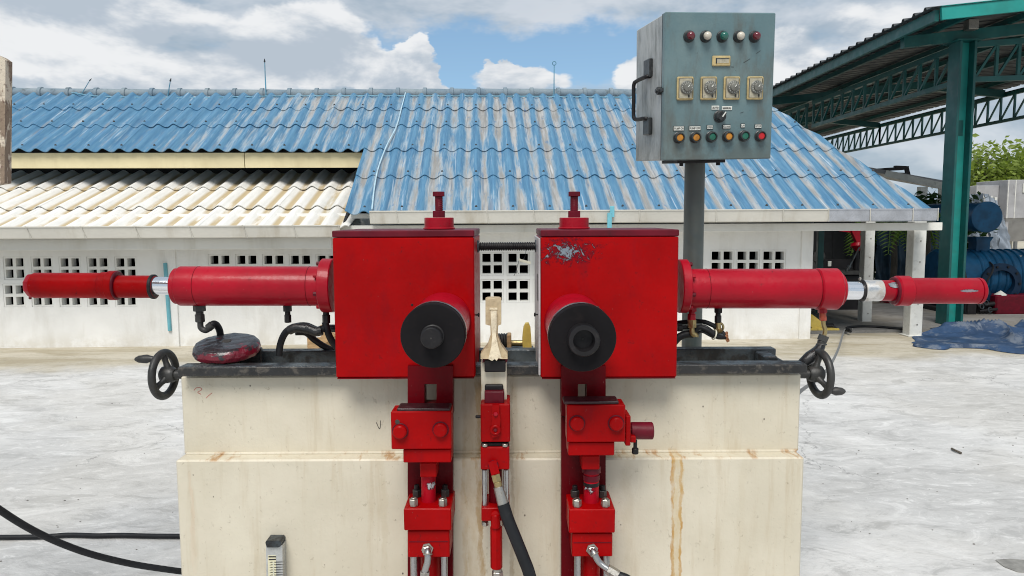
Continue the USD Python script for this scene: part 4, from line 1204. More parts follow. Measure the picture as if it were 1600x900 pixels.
# sight gauge on the lower cabinet
M['alu'] = paint('gauge_aluminium', (.52, .53, .52), .35, .2, 14, (.2, .2, .18), .4, 40, .0003, metal=.6)
M['scale'] = plain('gauge_scale', (.60, .57, .40), .35)
gv = part(mc, 'level_gauge', plate([(415.5, 852), (441, 852), (444, 1010), (418, 1010)], 2.606, 2.6495), M['alu'])
part(gv, 'cap', plate([(414.5, 848), (416, 845), (437, 845), (439.5, 848), (438, 854), (434.5, 855.5), (417, 855.5)], 2.598, 2.649), M['bed'])
part(gv, 'scale_window', plate([(418.5, 868), (431, 868), (433.5, 1005), (421, 1005)], 2.6045, 2.607), M['scale'])
part(gv, 'scale_mark', [plate([(419.5, 869), (431, 869), (431, 871), (419.5, 871)], 2.604, 2.605), plate([(419.8, 873.5), (431, 873.2), (431, 875), (420, 875.4)], 2.604, 2.605)] + [plate([(421 + q * .018 + o, q), (423.5 + q * .0 + o + .2, q), (423.5 + o + .2, q + 1.3), (421 + o, q + 1.3)], 2.604, 2.605) for q in range(878, 1000, 4) for o in (0, 8)], M['ink'])
part(gv, 'sight_tube', plate([(426.2, 878), (427.6, 878), (429.6, 1004), (428.2, 1004)], 2.6035, 2.605), M['tag'])

# coupling at the back, seen between the heads
rc = part(mc, 'rear_coupling', cyl(P(788, 536, 3.22), P(824, 536, 3.22), .013, None, 20), M['brass'])
part(rc, 'spring_coil', [torus(P(x, 533, 3.22), [1, 0, .1], .030, .0055, 26, 8) for x in (781, 785, 789, 793)], M['wheel'])
part(rc, 'hub_block', pb(792, 523, 799, 550, 3.18, 3.25, .004), M['tan'])
part(rc, 'yellow_guard', plate([(818, 512), (821, 506), (826, 505), (829, 512), (831, 545), (817, 545), (816, 530)], 3.18, 3.22), M['yellow'])
part(rc, 'bearing_bracket', [pb(778, 545, 834, 600, 3.17, 3.25), cbox(P(778, 560, 3.1)[0], P(834, 560, 3.1)[0], 3.0, 3.18, bz0 - .12, bz0 - .06, 0)], M['bed'])

# painted counterweight lying on the bed
M['lump'] = red_material('tarred_red', (.16, .004, .014), chips=[])
def tar():
    g = Graph(); p = g.pos()
    n = g.noise(p, 14, 6, .65, .6); f = g.noise(p, 60, 4, .6)
    _, _, nz = g.xyz(g.add('geometry', 'normal'))
    base = g.mix(g.ss(g.m('add', n, g.m('multiply', nz, .22)), .52, .62), (.13, .004, .014), (.018, .016, .018))
    return g.done('tar_over_red', g.principled(base_color=base, roughness=g.lin(n, .3, .7, .22, .45), normal=g.bump(g.m('add', n, g.m('multiply', f, .35)), .006), coat_weight=.3))
M['lump'] = tar()
wc = P(353.5, 552, 2.80); wr = 51 * mpp(552, 2.80)
wz = bz1 + .003
wt = Thing('counterweight', 'round dark red weight smeared with black grease, lying on the bed', 'weight', (wc[0], 2.82, wz))
TILT = math.radians(10)
wax = np.array([0, -math.sin(TILT), math.cos(TILT)])
w0 = np.array([wc[0], 2.815, wz + wr * .93 * math.sin(TILT)])
m = lathe(w0, wax, [(0, wr * .90), (.005, wr * .97), (.018, wr), (.032, wr * .98), (.043, wr * .91), (.048, wr * .80), (.050, wr * .5), (.051, .0175), (.040, .016), (.038, 0)], 64)
m = m.subdivide().subdivide()
v = np.array(m.vertices)
v = v + (np.stack([meshkit.noise(v * 30, s_) for s_ in (1, 2, 3)], 1) - .5) * .005 + (np.stack([meshkit.noise(v * 75, s_) for s_ in (4, 5, 6)], 1) - .5) * .0025
v[:, 2] = np.maximum(v[:, 2], wz); m.vertices = v
part(wt, 'disc_body', m, M['lump'], True)
part(wt, 'centre_hole', cyl(w0 + wax * .041, w0 + wax * .0515, .0172, None, 24), M['ink'])
part(mc, 'packing_bar', cbox(wc[0] - .10, wc[0] + .10, 2.895, 2.918, bz1 - .05, wz + .026, .003), M['bed'])

# ================================================================ control box on its pole
def panel_mat(name, c1, c2, grime):
    g = Graph(); p = g.pos()
    n = g.noise(p, 3.5, 6, .62); v = g.noise(g.scale(p, (1, 1, .3)), 11, 6, .66)
    s = g.noise(p, 48, 6, .72, .5)
    base = g.mix(g.ss(n, .35, .65), c1, c2)
    _, _, wz_ = g.xyz(p)
    foot = g.m('multiply', g.ss(wz_, 1.96, 1.72), g.ss(g.noise(p, 9, 6, .7, .4), .32, .60))
    base = g.mix(g.m('multiply', foot, .6), base, (.07, .075, .062))
    base = g.mix(g.m('multiply', g.ss(v, .46, .74), grime), base, (.085, .095, .085))
    base = g.mix(g.m('multiply', g.ss(s, .64, .72), .6), base, (.035, .035, .03))
    return g.done(name, g.principled(base_color=base, roughness=g.lin(v, .3, .7, .38, .6), normal=g.bump(g.m('add', g.noise(p, 90, 3), g.m('multiply', n, 4)), .0006), coat_weight=.1))
M['panel'] = panel_mat('panel_teal_grey', (.092, .158, .172), (.130, .192, .198), .95)
M['panel_side'] = panel_mat('panel_side_grey', (.30, .32, .32), (.40, .41, .40), .8)
M['pole'] = panel_mat('pole_grey', (.036, .052, .052), (.066, .082, .080), .8)

CO = P(1039.4, 19.1, 3.0)
wB, hB, dB = .459, .570, .3846
yw, rl, pt = math.radians(7.88), math.radians(1.34), math.radians(3.61)
ex = np.array([math.cos(yw), math.sin(yw), 0.0]); ey = np.array([-math.sin(yw), math.cos(yw), math.tan(pt)]); ey = unit(ey)
ex = unit(ex + np.array([0, 0, math.tan(rl)])); ez = unit(np.cross(ex, ey)); ex = unit(np.cross(ey, ez))
ez = ez


def cb_(m):
    """From box coordinates (right, back, up; origin at the top left front corner) to the world."""
    m = m.copy(); v = np.array(m.vertices)
    m.vertices = CO + v[:, :1] * ex + v[:, 1:2] * ey + v[:, 2:] * ez
    return m


def cbp(x, y, z): return CO + x * ex + y * ey + z * ez


pc = cbp(wB * .462, dB * .52, -hB)
ct = Thing('control_box', 'grey-green steel control cabinet with lamps, dials and push buttons on a pole', 'control panel', (pc[0], pc[1], 0))
enc = part(ct, 'enclosure', cb_(cbox(0.004, wB - .004, .034, dB, -hB, 0, .004)), M['panel_side'])
door = part(ct, 'door', cb_(cbox(0, wB, 0, .0325, -hB - .002, .002, .004)), M['panel'])
part(enc, 'door_frame', cb_(cbox(.002, wB - .002, .0328, .042, -hB - .001, .001, .001)), M['black'])
part(ct, 'pole', cyl([pc[0], pc[1], .002], [pc[0], pc[1], pc[2] - .012], .0435, None, 40), M['pole'])
part(ct, 'mounting_plate', cb_(cbox(wB * .44 - .105, wB * .44 + .105, dB * .52 - .1, dB * .52 + .1, -hB - .014, -hB - .0005, .002)), M['black'])
part(ct, 'pole_foot', cbox(pc[0] - .11, pc[0] + .11, pc[1] - .11, pc[1] + .11, .0012, .016, .002), M['pole'])
for q in (-.065, .065):
    a = cbp(wB * .44 + q * 1.25, dB * .52 - .08, -hB - .013)
    part(ct, 'bolt', hexp(a, a - ez * .012, .009), M['black'])
M['lensred'] = plain('lens_dark_red', (.10, .004, .010), .12, coat_weight=.6)
M['lenswhite'] = plain('lens_white', (.50, .46, .38), .25, coat_weight=.4)
M['lensgreen'] = plain('lens_green', (.008, .10, .075), .18, coat_weight=.5)
M['btnamber'] = paint('amber_button', (.46, .19, .018), .35, .3, 40, (.16, .07, .01), .55, 90, .0002)
M['btngreen'] = paint('green_button', (.01, .11, .07), .3, .25, 40, (.01, .03, .02), .4, 90, .0002)
M['btnred'] = paint('red_button', (.45, .008, .012), .3, .2, 40, (.2, .01, .01), .4, 90, .0002)
M['bez'] = paint('bezel_black', (.022, .025, .026), .35, .3, 30, (.10, .11, .11), .5, 60, .0003)
M['brassy'] = paint('yellowed_plastic', (.46, .36, .17), .45, .25, 25, (.16, .11, .05), .6, 50, .0004)
M['dial'] = paint('grey_dial', (.15, .15, .13), .3, .3, 40, (.35, .33, .27), .5, 80, .0006)
M['dialface'] = paint('dial_face', (.38, .35, .26), .45, .25, 40, (.08, .07, .05), .5, 80, .0004)
M['labelw'] = paint('label_white', (.62, .63, .58), .5, .1, 40, (.3, .3, .25), .3)
zv = lambda v: -hB * v


def rbut(u, v, prof_b, prof_l, mb, ml, name, lens):
    x, z = u * wB, zv(v)
    prof_b, prof_l = [(t_ * .9, r_ * .92) for t_, r_ in prof_b], [(t_ * .9, r_ * .92) for t_, r_ in prof_l]
    b = part(ct, name, cb_(lathe([x, 0, z], [0, -1, 0], prof_b, 36)), mb)
    part(b, lens, cb_(lathe([x, 0, z], [0, -1, 0], prof_l, 32)), ml)
    return b


for u, ml in zip((.213, .362, .512, .662, .806), ('lensred', 'lenswhite', 'lensgreen', 'lenswhite', 'lensred')):
    rbut(u, .160, [(-.001, .025), (.003, .0255), (.006, .024), (.007, .0225), (.020, .0215), (.024, .019)], [(.018, .0175), (.030, .0170), (.037, .0140), (.041, .008), (.042, .0)], M['bez'], M[ml], 'indicator_lamp', 'lens')
lh = part(ct, 'name_holder', cb_(cbox(.507 * wB - .038, .507 * wB + .038, -.009, -.0005, zv(.324) - .020, zv(.324) + .020, .003)), M['brassy'])
part(lh, 'slot', cb_(cbox(.515 * wB - .026, .515 * wB + .026, -.0098, -.0088, zv(.324) - .0085, zv(.324) + .0085, 0)), M['dialface'])
part(lh, 'slot_rim', [cb_(cbox(.515 * wB - .028, .515 * wB - .024, -.0112, -.0088, zv(.324) - .0105, zv(.324) + .0105, 0)), cb_(cbox(.515 * wB - .024, .515 * wB + .028, -.0112, -.0088, zv(.324) + .0085, zv(.324) + .0105, 0))], M['bez'])
for u in (.182, .395, .607, .822):
    x, z = u * wB, zv(.510)
    t = part(ct, 'timer_dial', cb_(cbox(x - .034, x + .034, -.013, -.0005, z - .0455, z + .0455, .004)), M['brassy'])
    part(t, 'face_plate', cb_(cbox(x - .026, x + .026, -.0145, -.0125, z - .038, z + .038, .0008)), M['dialface'])
    part(t, 'frame_shadow_line', [cb_(cbox(x + s * .0275 - .0012, x + s * .0275 + .0012, -.0140, -.0128, z - .037, z + .037, 0)) for s in (-1, 1)] + [cb_(cbox(x - .026, x + .026, -.0140, -.0128, z + .0385, z + .0405, 0))], M['bez'])
    part(t, 'knob', cb_(lathe([x + .004, -.0143, z + .003], [0, -1, 0], [(0, .0265), (.003, .027), (.005, .0245), (.007, .0245), (.008, .0165), (.014, .0155), (.016, .012)], 30)), M['dial'])
    part(t, 'pointer', cb_(beam([x + .004, -.0308, z + .003], [x + .010, -.0308, z + .011], .003, .003, (0, 1, 0))), M['labelw'])
    part(t, 'tick_mark', [cb_(beam([x + .004 + math.cos(a) * .0185, -.0216, z + .003 + math.sin(a) * .0185], [x + .004 + math.cos(a) * .022, -.0216, z + .003 + math.sin(a) * .022], .0015, .0012, (0, 1, 0))) for a in np.linspace(0, 5.6, 14)], M['labelw'])
    part(t, 'latch', cb_(cbox(x + .010, x + .016, -.0185, -.0142, z - .0345, z - .0245, .001)), M['bez'])
# labels with lettering
def tag_plate(u, v, w, h, text, border=True):
    x, z = u * wB, zv(v)
    p_ = part(ct, 'label_plate', cb_(cbox(x - w / 2, x + w / 2, -.003, -.0003, z - h / 2, z + h / 2, .0006)), M['bez'] if border else M['labelw'])
    if border: part(p_, 'label_paper', cb_(cbox(x - w / 2 + .002, x + w / 2 - .002, -.0036, -.0028, z - h / 2 + .002, z + h / 2 - .002, 0)), M['labelw'])
    t = meshkit.text_mesh(text, h * .42, .0006, True)
    v_ = np.array(t.vertices); ww = np.ptp(v_[:, 0]); sx = min(1.0, (w - .007) / ww)
    t.vertices = np.stack([x + (v_[:, 0] - v_[:, 0].min() - ww / 2) * sx, -.0036 - v_[:, 2], z - h * .21 + v_[:, 1]], 1)
    if t.volume < 0: t.invert()
    part(p_, 'lettering', cb_(t), M['ink'], False)


for u, v, w, h, s in ((.135, .782, .046, .019, 'PUMP ON'), (.282, .782, .050, .019, 'PUMP OFF'), (.420, .776, .027, .017, 'OPEN'), (.574, .774, .034, .017, 'CLOSE'), (.724, .768, .018, .017, 'UP'), (.868, .774, .030, .017, 'STOP')):
    tag_plate(u, v, w, h, s)
tag_plate(.466, .642, .032, .016, 'AUTO', False)
tag_plate(.573, .645, .043, .016, 'MANUAL', False)
x, z = .505 * wB, zv(.703)
sw = part(ct, 'selector_switch', cb_(lathe([x, 0, z], [0, -1, 0], [(-.001, .0245), (.004, .0245), (.006, .0215), (.022, .0205), (.026, .017)], 36)), M['bez'])
part(sw, 'knob_bar', cb_(beam([x - .011, -.031, z - .013], [x + .012, -.031, z + .015], .012, .011, (0, 1, 0))), M['bez'])
part(sw, 'pointer', cb_(beam([x - .002, -.0372, z - .003], [x + .012, -.0372, z + .0155], .0045, .0015, (0, 1, 0))), M['labelw'])
for u, v, ml in ((.135, .846, 'btnamber'), (.284, .846, 'btnamber'), (.432, .844, 'btngreen'), (.584, .843, 'btnamber'), (.734, .841, 'btngreen'), (.886, .843, 'btnred')):
    rbut(u, v, [(-.001, .0245), (.004, .025), (.006, .0225), (.024, .0218), (.026, .020), (.026, .0165), (.016, .0163)], [(.008, .0160), (.018, .0158), (.022, .0145), (.0235, .010), (.0235, 0)], M['bez'], M[ml], 'push_button', 'cap')
# door handle on the left side and the catch on the seam
hz = lambda v: zv(v)
yA = dB * .62
hnd = part(ct, 'side_handle', cb_(tube([[.003, yA - .06, hz(.385)], [-.018, yA - .055, hz(.392)], [-.030, yA + .03, hz(.405)], [-.036, yA + .05, hz(.43)], [-.036, yA + .05, hz(.54)], [-.036, yA + .05, hz(.66)], [-.030, yA + .03, hz(.688)], [-.018, yA - .045, hz(.690)], [.003, yA - .05, hz(.70)]], .0085, 12)), M['black'])
for v0, v1 in ((.265, .395), (.685, .81)):
    part(hnd, 'bracket', cb_(cbox(-.012, .0035, yA - .085, yA - .005, hz(v1), hz(v0), .003)), M['bez'])
part(ct, 'door_catch', [cb_(cyl([.004, .05, hz(.515)], [-.014, .05, hz(.515)], .016, None, 14)), cb_(cyl([-.012, .05, hz(.515)], [-.020, .05, hz(.515)], .009, None, 6)), cb_(cbox(-.008, .0035, .008, .05, hz(.528), hz(.502), .002))], M['bez'])
part(ct, 'door_hinge', [cb_(cyl([wB + .001, .034, hz(a)], [wB + .001, .034, hz(a + .07)], .006, None, 12)) for a in (.1, .82)], M['bez'])
part(door, 'scratch', [cb_(beam([a * wB, -.0002, zv(b)], [c * wB, -.0002, zv(d)], .0010, .0022, (0, 1, 0))) for a, b, c, d in ((.715, .335, .775, .307), (.832, .272, .868, .252), (.60, .362, .628, .364), (.70, .68, .73, .672))], M['ink'])

# ================================================================ the open green steel shed on the right
M['teal'] = paint('teal_steel', (.004, .080, .075), .4, .25, 3, (.03, .12, .10), .6, 7, .0006)
M['teal_bright'] = paint('teal_fascia', (.012, .24, .21), .4, .2, 3, (.03, .15, .12), .4, 7, .0006)
M['sheetmetal'] = paint('roof_sheet_metal', (.035, .04, .043), .5, .25, 2, (.02, .02, .02), .5, 5, .0006)
SX0 = 5.0; SYN = 9.0; SYF = 26.0; SLOPE = .10
zE = P(1450, 14, SYN)[2]
shed = Thing('open_shed', 'tall open steel shed with teal columns, trusses and a ribbed metal roof', 'shed', (5.95, 10.0, 0))
XR_ = 8.0
rz = lambda x: zE + (XR_ - SX0 - abs(x - XR_)) * SLOPE


def rib_sheet(y0, y1, x0, x1, lift):
    ys = [y0]
    per = .25
    pts = []
    y = y0
    while y < y1 - 1e-6:
        for d, h in ((0, 0), (.10, 0), (.125, .035), (.155, .035), (.18, 0)):
            if y + d <= y1 + 1e-6: pts.append((y + d, h))
        y += per
    pts.append((y1, 0))
    V, Fc = [], []
    n = len(pts)
    for off in (0, -.006):
        for x in (x0, x1):
            for yy, h in pts: V.append([x, yy, rz(x) + h + lift + off])
    for i in range(n - 1):
        Fc += [[i, i + 1, n + i + 1][::-1], [i, n + i + 1, n + i][::-1]]
        Fc += [[2 * n + i, 2 * n + i + 1, 3 * n + i + 1], [2 * n + i, 3 * n + i + 1, 3 * n + i]]
        Fc += [[i, 2 * n + i, 2 * n + i + 1], [i, 2 * n + i + 1, i + 1]]
    m = trimesh.Trimesh(V, Fc, process=False)
    return m


roof = part(shed, 'fascia', beam([SX0 + .0, SYN, zE - .075], [SX0 + .0, SYF, zE - .075], .05, .13), M['teal'])
for k in range(17):
    part(roof, 'roof_sheet', rib_sheet(SYN - .06 + k * 1.0, SYN - .06 + (k + 1) * 1.0, SX0 - .10, XR_, .012 + .003 * (k % 2)), M['sheetmetal'], False)
    part(roof, 'roof_sheet', rib_sheet(SYN - .06 + k * 1.0, SYN - .06 + (k + 1) * 1.0, XR_ + .001, 9.95, .012 + .003 * (k % 2)), M['sheetmetal'], False)
part(shed, 'front_fascia', beam([SX0 + .03, SYN - .03, rz(SX0) - .055], [XR_, SYN - .03, rz(XR_) - .055], .04, .16), M['teal_bright'])
part(shed, 'front_fascia', beam([XR_, SYN - .03, rz(XR_) - .055], [9.95, SYN - .03, rz(9.95) - .055], .04, .16), M['teal_bright'])
# purlins
for x in np.arange(SX0 + .55, 9.7, .95):
    part(shed, 'purlin', beam([x, SYN + .03, rz(x) - .045], [x, SYF, rz(x) - .045], .05, .075), M['teal'])
# rafters over each frame and tapered cantilevers
frames = [10.0, 15.0, 20.0, 25.0]
for y in frames:
    part(shed, 'rafter', beam([SX0 + .12, y, rz(SX0) - .16], [XR_, y, rz(XR_) - .16], .10, .14), M['teal'])
    part(shed, 'rafter', beam([XR_ + .002, y, rz(XR_) - .16], [9.72, y, rz(9.72) - .16], .10, .14), M['teal'])
XA, XB = P(1500, 300, 9.9)[0], 9.75


def icolumn(x, y, zt):
    """An H-shaped steel column: two flanges and a web, with end plates."""
    w, d = .19, .26
    c = part(shed, 'column', cbox(x - w / 2 + .0165, x + w / 2 - .0165, y - .007, y + .007, .014, zt - .014, 0), M['teal_bright'])
    for s in (-1, 1):
        part(c, 'flange', cbox(x + s * w / 2 - .016, x + s * w / 2 + .016, y - d / 2, y + d / 2, .014, zt - .014, .003), M['teal'])
    part(c, 'base_plate', cbox(x - .21, x + .21, y - .21, y + .21, .001, .0135, .002), M['teal'])
    part(c, 'top_plate', cbox(x - .17, x + .17, y - .18, y + .18, zt - .0135, zt, .002), M['teal'])
    part(c, 'patch_plate', cbox(x - .05, x + .05, y - .0125, y - .0075, 2.55, 2.75, .001), M['teal'])
    return c


ztA = P(1490, 52, 10.0)[2]
for y in (10.0, 25.0): icolumn(XA, y, min(ztA, rz(XA) - .24))
icolumn(XB, 25.3, rz(XB) - .24)


def truss(a0, a1, zt0, zt1, zb0_, zb1_, n, mat, along='y', fixed=0.0, w=.05):
    mk = (lambda t, z: [fixed, t, z]) if along == 'y' else (lambda t, z: [t, fixed, z])
    tr = part(shed, 'truss', beam(mk(a0, zt0), mk(a1, zt1), w * 1.5, w * 1.5), mat)
    part(tr, 'bottom_chord', beam(mk(a0, zb0_), mk(a1, zb1_), w * 1.3, w * 1.3), mat)
    for i in range(n + 1):
        t = a0 + (a1 - a0) * i / n; f = i / n
        zt_i, zb_i = zt0 + (zt1 - zt0) * f, zb0_ + (zb1_ - zb0_) * f
        part(tr, 'upright', beam(mk(t, zb_i + w * .6), mk(t, zt_i - w * .7), w * .75, w * .75), mat)
        if i < n:
            t2 = a0 + (a1 - a0) * (i + 1) / n; f2 = (i + 1) / n
            part(tr, 'diagonal', beam(mk(t + .02, zt_i - w * .7), mk(t2 - .02, zb0_ + (zb1_ - zb0_) * f2 + w * .6), w * .6, w * .6) if along == 'y' else beam(mk(t + .02, zb_i + w * .6), mk(t2 - .02, zt0 + (zt1 - zt0) * f2 - w * .7), w * .6, w * .6), mat)
    return tr


zbA = P(1480, 127, 10.0)[2]
ztAA = min(ztA, rz(XA) - .24) - .06
truss(10.17, 14.83, ztAA, ztAA, zbA, zbA, 11, M['teal'], 'y', XA)
truss(15.17, 19.83, ztAA, ztAA, zbA, zbA, 11, M['teal'], 'y', XA)
truss(20.17, 24.83, ztAA, ztAA, zbA, zbA, 10, M['teal'], 'y', XA)
for y in (10.0, 25.0):
    truss(XA + .16, XB - .2, ztAA + .02, ztAA + .25, zbA + .02, zbA + .12, 12, M['teal'], 'x', y)
zB = rz(XB) - .25
truss(10.2, 20.0, 3.86, 3.86, 3.36, 3.36, 24, M['teal'], 'y', XB, .045)
truss(20.0, 25.1, 3.86, 3.86, 3.36, 3.36, 14, M['teal'], 'y', XB, .045)
for k in range(16):
    part(shed, 'side_cladding', cbox(XB + .06, XB + .075 + .004 * (k % 2), 9.9 + k, 10.895 + k, 3.87, rz(XB) - .10, 0), M['sheetmetal'])
icolumn(XB, 10.0, zB)
part(shed, 'lamp_box', cbox(5.86, 5.99, 9.80, 9.92, ztA + .005, ztA + .13, .004), M['nut'])

# ================================================================ beyond and beside the bay
# blue blower
M['blue_cast'] = paint('blue_machine_paint', (.004, .055, .125), .4, .3, 6, (.01, .03, .06), .6, 12, .0008, spec=.25)
M['blue_dark'] = paint('blue_machine_dark', (.003, .018, .045), .45, .3, 6, (.01, .02, .03), .6, 12, .0008, spec=.25)
YB_ = 11.6
bl = Thing('blower', 'blue ribbed industrial blower with a round silencer on top beside the teal column', 'blower', (P(1545, 470, YB_)[0], YB_, 0))
sB = lambda py: mpp(py, YB_)
c = P(1543, 339, YB_ - .5)
rS = 23.5 * mpp(339, YB_ - .5)
sil = part(bl, 'silencer', lathe(c + [0, 1.0, 0], [0, -1, 0], [(-.55, rS * .98), (.95, rS * .98), (.955, rS * 1.03), (.99, rS * 1.03), (.995, rS * .97), (1.0, rS * .9)], 44), M['blue_cast'])
nk = P(1530, 380, YB_)
part(bl, 'neck', lathe(nk + [0, 0, -.32], [0, 0, 1], [(0, .19), (.02, .15), (.34, .145), (.42, .19)], 4, math.pi / 4), M['blue_cast'])
part(bl, 'neck_flange', cbox(*(nk[0] + np.array([-.21, .21])), YB_ - .2, YB_ + .2, P(1530, 407, YB_)[2], P(1530, 401, YB_)[2], .005), M['blue_dark'])
bc = P(1500, 432, YB_); rB = 43 * sB(432)
xa, xb = P(1462, 432, YB_)[0], P(1680, 432, YB_)[0]
prof = [(0, rB * .55), (.05, rB * .9), (.1, rB)]
t = .34
body = part(bl, 'casing', cyl([xa, YB_, bc[2]], [xb, YB_, bc[2]], rB * .95, None, 44, .05), M['blue_cast'])
for x in [P(q, 432, YB_)[0] for q in (1512, 1524, 1536, 1548, 1560, 1572, 1584, 1598)]:
    part(body, 'rib', cyl([x - .022, YB_, bc[2]], [x + .022, YB_, bc[2]], rB, None, 44, .014), M['blue_cast'])
part(body, 'end_cover', cyl([xa - .03, YB_, bc[2]], [xa + .25, YB_, bc[2]], rB * 1.0, None, 44, .04), M['blue_cast'])
pcn = P(1562, 443, YB_ - rB * .98)
rP = 32 * mpp(443, YB_ - rB)
prt = part(bl, 'inlet_port', lathe(pcn + [0, .25, 0], [0, -1, 0], [(0, rP * .8), (.24, rP * .85), (.245, rP), (.29, rP), (.295, rP * .66), (.20, rP * .62), (.12, rP * .6), (.115, 0)], 40), M['blue_dark'])
part(prt, 'dark_opening', cyl(pcn + [0, .10, 0], pcn + [0, .125, 0], rP * .6, None, 32), M['dark_room'])
for k in range(10):
    a = 2 * math.pi * k / 10
    q = pcn + np.array([math.cos(a) * rP * .86, -.045, math.sin(a) * rP * .86])
    part(prt, 'port_bolt', hexp(q, q - [0, .018, 0], .017), M['black'])
for px in (1478, 1518, 1600):
    x = P(px, 480, YB_)[0]
    part(bl, 'leg', cbox(x - .14, x + .14, YB_ - .22, YB_ + .3, .012, bc[2] - rB * .6, .01), M['blue_dark'])
part(bl, 'base_frame', cbox(xa - .1, xb + .3, YB_ - .45, YB_ + .5, .001, .10, .008), M['dark_room'])
part(bl, 'outlet_pipe', [cyl(P(1590, 436, YB_ - .2), P(1590, 402, YB_ - .2), .045, None, 18), cyl(P(1590, 404, YB_ - .2), P(1590, 399, YB_ - .2), .06, None, 18), cyl(P(1590, 422, YB_ - .2), P(1590, 419, YB_ - .2), .06, None, 18)], M['nut'])
part(bl, 'cable', [ptube([(1506, 420, YB_ - .6), (1512, 452, YB_ - .65), (1508, 486, YB_ - .6), (1522, 508, YB_ - .6)], .016, 8), ptube([(1545, 408, YB_ - .3), (1552, 420, YB_ - .52), (1538, 452, YB_ - .56), (1540, 494, YB_ - .5)], .013, 8)], M['rubber'])
part(bl, 'junction_box', pb(1512, 470, 1526, 492, YB_ - .62, YB_ - .5, .006), M['black'])
# maroon motor skid in front of it
YM = 11.0
mk_ = Thing('motor_skid', 'dark maroon engine skid with small black fittings below the blue blower', 'engine', (P(1565, 490, YM)[0], YM, 0))
part(mk_, 'housing', pb(1556, 461, 1650, 492, YM, YM + .4, .02), M['maroon'])
part(mk_, 'base_rail', pb(1527, 493, 1650, 500, YM - .05, YM + .45, .006), M['maroon'])
part(mk_, 'support', [cbox(P(q, 500, YM)[0], P(q + 9, 500, YM)[0], YM, YM + .3, .001, P(1540, 500, YM)[2] + .002, .004) for q in (1532, 1570, 1610)], M['black'])
rr_ = random.Random(3)
part(mk_, 'manifold', [cyl(P(1528 + 6 * k, 492, YM + .1), P(1528 + 6 * k + rr_.uniform(-2, 2), 474 + rr_.uniform(-6, 6), YM + .1), .03 + rr_.uniform(0, .02), None, 12) for k in range(5)] + [cyl(P(1526, 478, YM + .05), P(1556, 474, YM + .05), .035, None, 12), cyl(P(1530, 486, YM - .02), P(1558, 483, YM - .02), .022, None, 10), cyl(P(1540, 470, YM + .2), P(1556, 466, YM + .2), .05, None, 14)], M['black'])
part(mk_, 'valve_wheel', [torus(P(x, y, YM - .03), [.3, -1, .2], .035, .010, 18, 8) for x, y in ((1534, 479), (1547, 484), (1541, 473))], M['bed'])
part(mk_, 'rag', lathe(P(1563, 461, YM + .1), [0, 0, 1], [(0, .10), (.02, .07), (.05, .03), (.07, 0.0)], 9), M['labelw'])
# grey hopper
M['hop'] = paint('grey_steel_hopper', (.34, .34, .35), .5, .2, 2, (.15, .14, .14), .5, 4, .001)
YH = 20.5
hp = Thing('hopper', 'pale grey steel hopper standing behind the blower', 'hopper', (P(1590, 400, YH)[0], YH, 0))
xh0, xh1, xh2 = P(1537, 320, YH)[0], P(1573, 320, YH)[0], P(1645, 320, YH)[0]
zt1, zm1 = P(1580, 281, YH)[2], P(1580, 341, YH)[2]
part(hp, 'tank_wall', [cbox(xh1, xh2, YH, YH + 1.4, zm1, zt1, .01)], M['hop'])
part(hp, 'side_tank', cbox(xh0, xh1 - .004, YH + .35, YH + 1.3, zm1 - .55, P(1555, 289, YH)[2], .01), M['hop'])
cz0 = P(1600, 378, YH)[2]
mm = trimesh.convex.convex_hull(np.array([[xh1 + .02, YH + .02, zm1 - .002], [xh2 - .02, YH + .02, zm1 - .002], [xh1 + .02, YH + 1.38, zm1 - .002], [xh2 - .02, YH + 1.38, zm1 - .002], [xh1 + .25, YH + .45, cz0], [xh1 + .85, YH + .45, cz0], [xh1 + .25, YH + .9, cz0], [xh1 + .85, YH + .9, cz0]]))
part(hp, 'cone', mm, M['hop'])
part(hp, 'seam', [cbox(x - .012, x + .012, YH - .006, YH - .0005, zm1, zt1, 0) for x in (xh1 + .02, xh1 + .22, xh1 + 1.0)] + [cbox(xh1 + .4, xh1 + .55, YH - .03, YH - .001, zt1 - .35, zt1 - .1, .004)], M['post'])
for x in (xh1 + .05, xh2 - .1):
    for y in (YH + .08, YH + 1.3): part(hp, 'leg', cbox(x, x + .08, y, y + .08, .002, zm1 + .001 - .04, .004), M['hop'])
part(hp, 'outlet_pipe', cyl([xh1 + .52, YH + .67, cz0 + .01], [xh1 + .52, YH + .67, .02], .12, None, 20), M['nut'])
# tarpaulin hung over a frame behind the blower
M['tarp'] = paint('grey_blue_tarp', (.20, .24, .29), .6, .25, 4, (.06, .07, .08), .5, 8, .002)
YT = 18.0


def cloth(corners, nu, nv, depth, seed, sag=.0):
    """corners: four world points (top left, top right, bottom right, bottom left)."""
    a, b, c_, d = [np.asarray(q, float) for q in corners]
    nrm_ = unit(np.cross(b - a, d - a))
    U, V_ = np.meshgrid(np.linspace(0, 1, nu), np.linspace(0, 1, nv))
    p = (a * ((1 - U) * (1 - V_))[..., None] + b * (U * (1 - V_))[..., None] + c_ * (U * V_)[..., None] + d * ((1 - U) * V_)[..., None])
    q = np.stack([U * 6, V_ * 1.7, np.full_like(U, seed)], -1)
    f = np.abs(meshkit.noise(q * 1.3, seed) - .5) * 2 + .5 * np.abs(meshkit.noise(q * 3.1, seed + 5) - .5)
    p = p + nrm_ * ((f - .5) * depth)[..., None]
    v = p.reshape(-1, 3); k = len(v)
    Fc = []
    for i in range(nv - 1):
        for j in range(nu - 1):
            A = i * nu + j
            Fc += [[A, A + 1, A + nu + 1], [A, A + nu + 1, A + nu]]
    return trimesh.Trimesh(v, Fc, process=False)


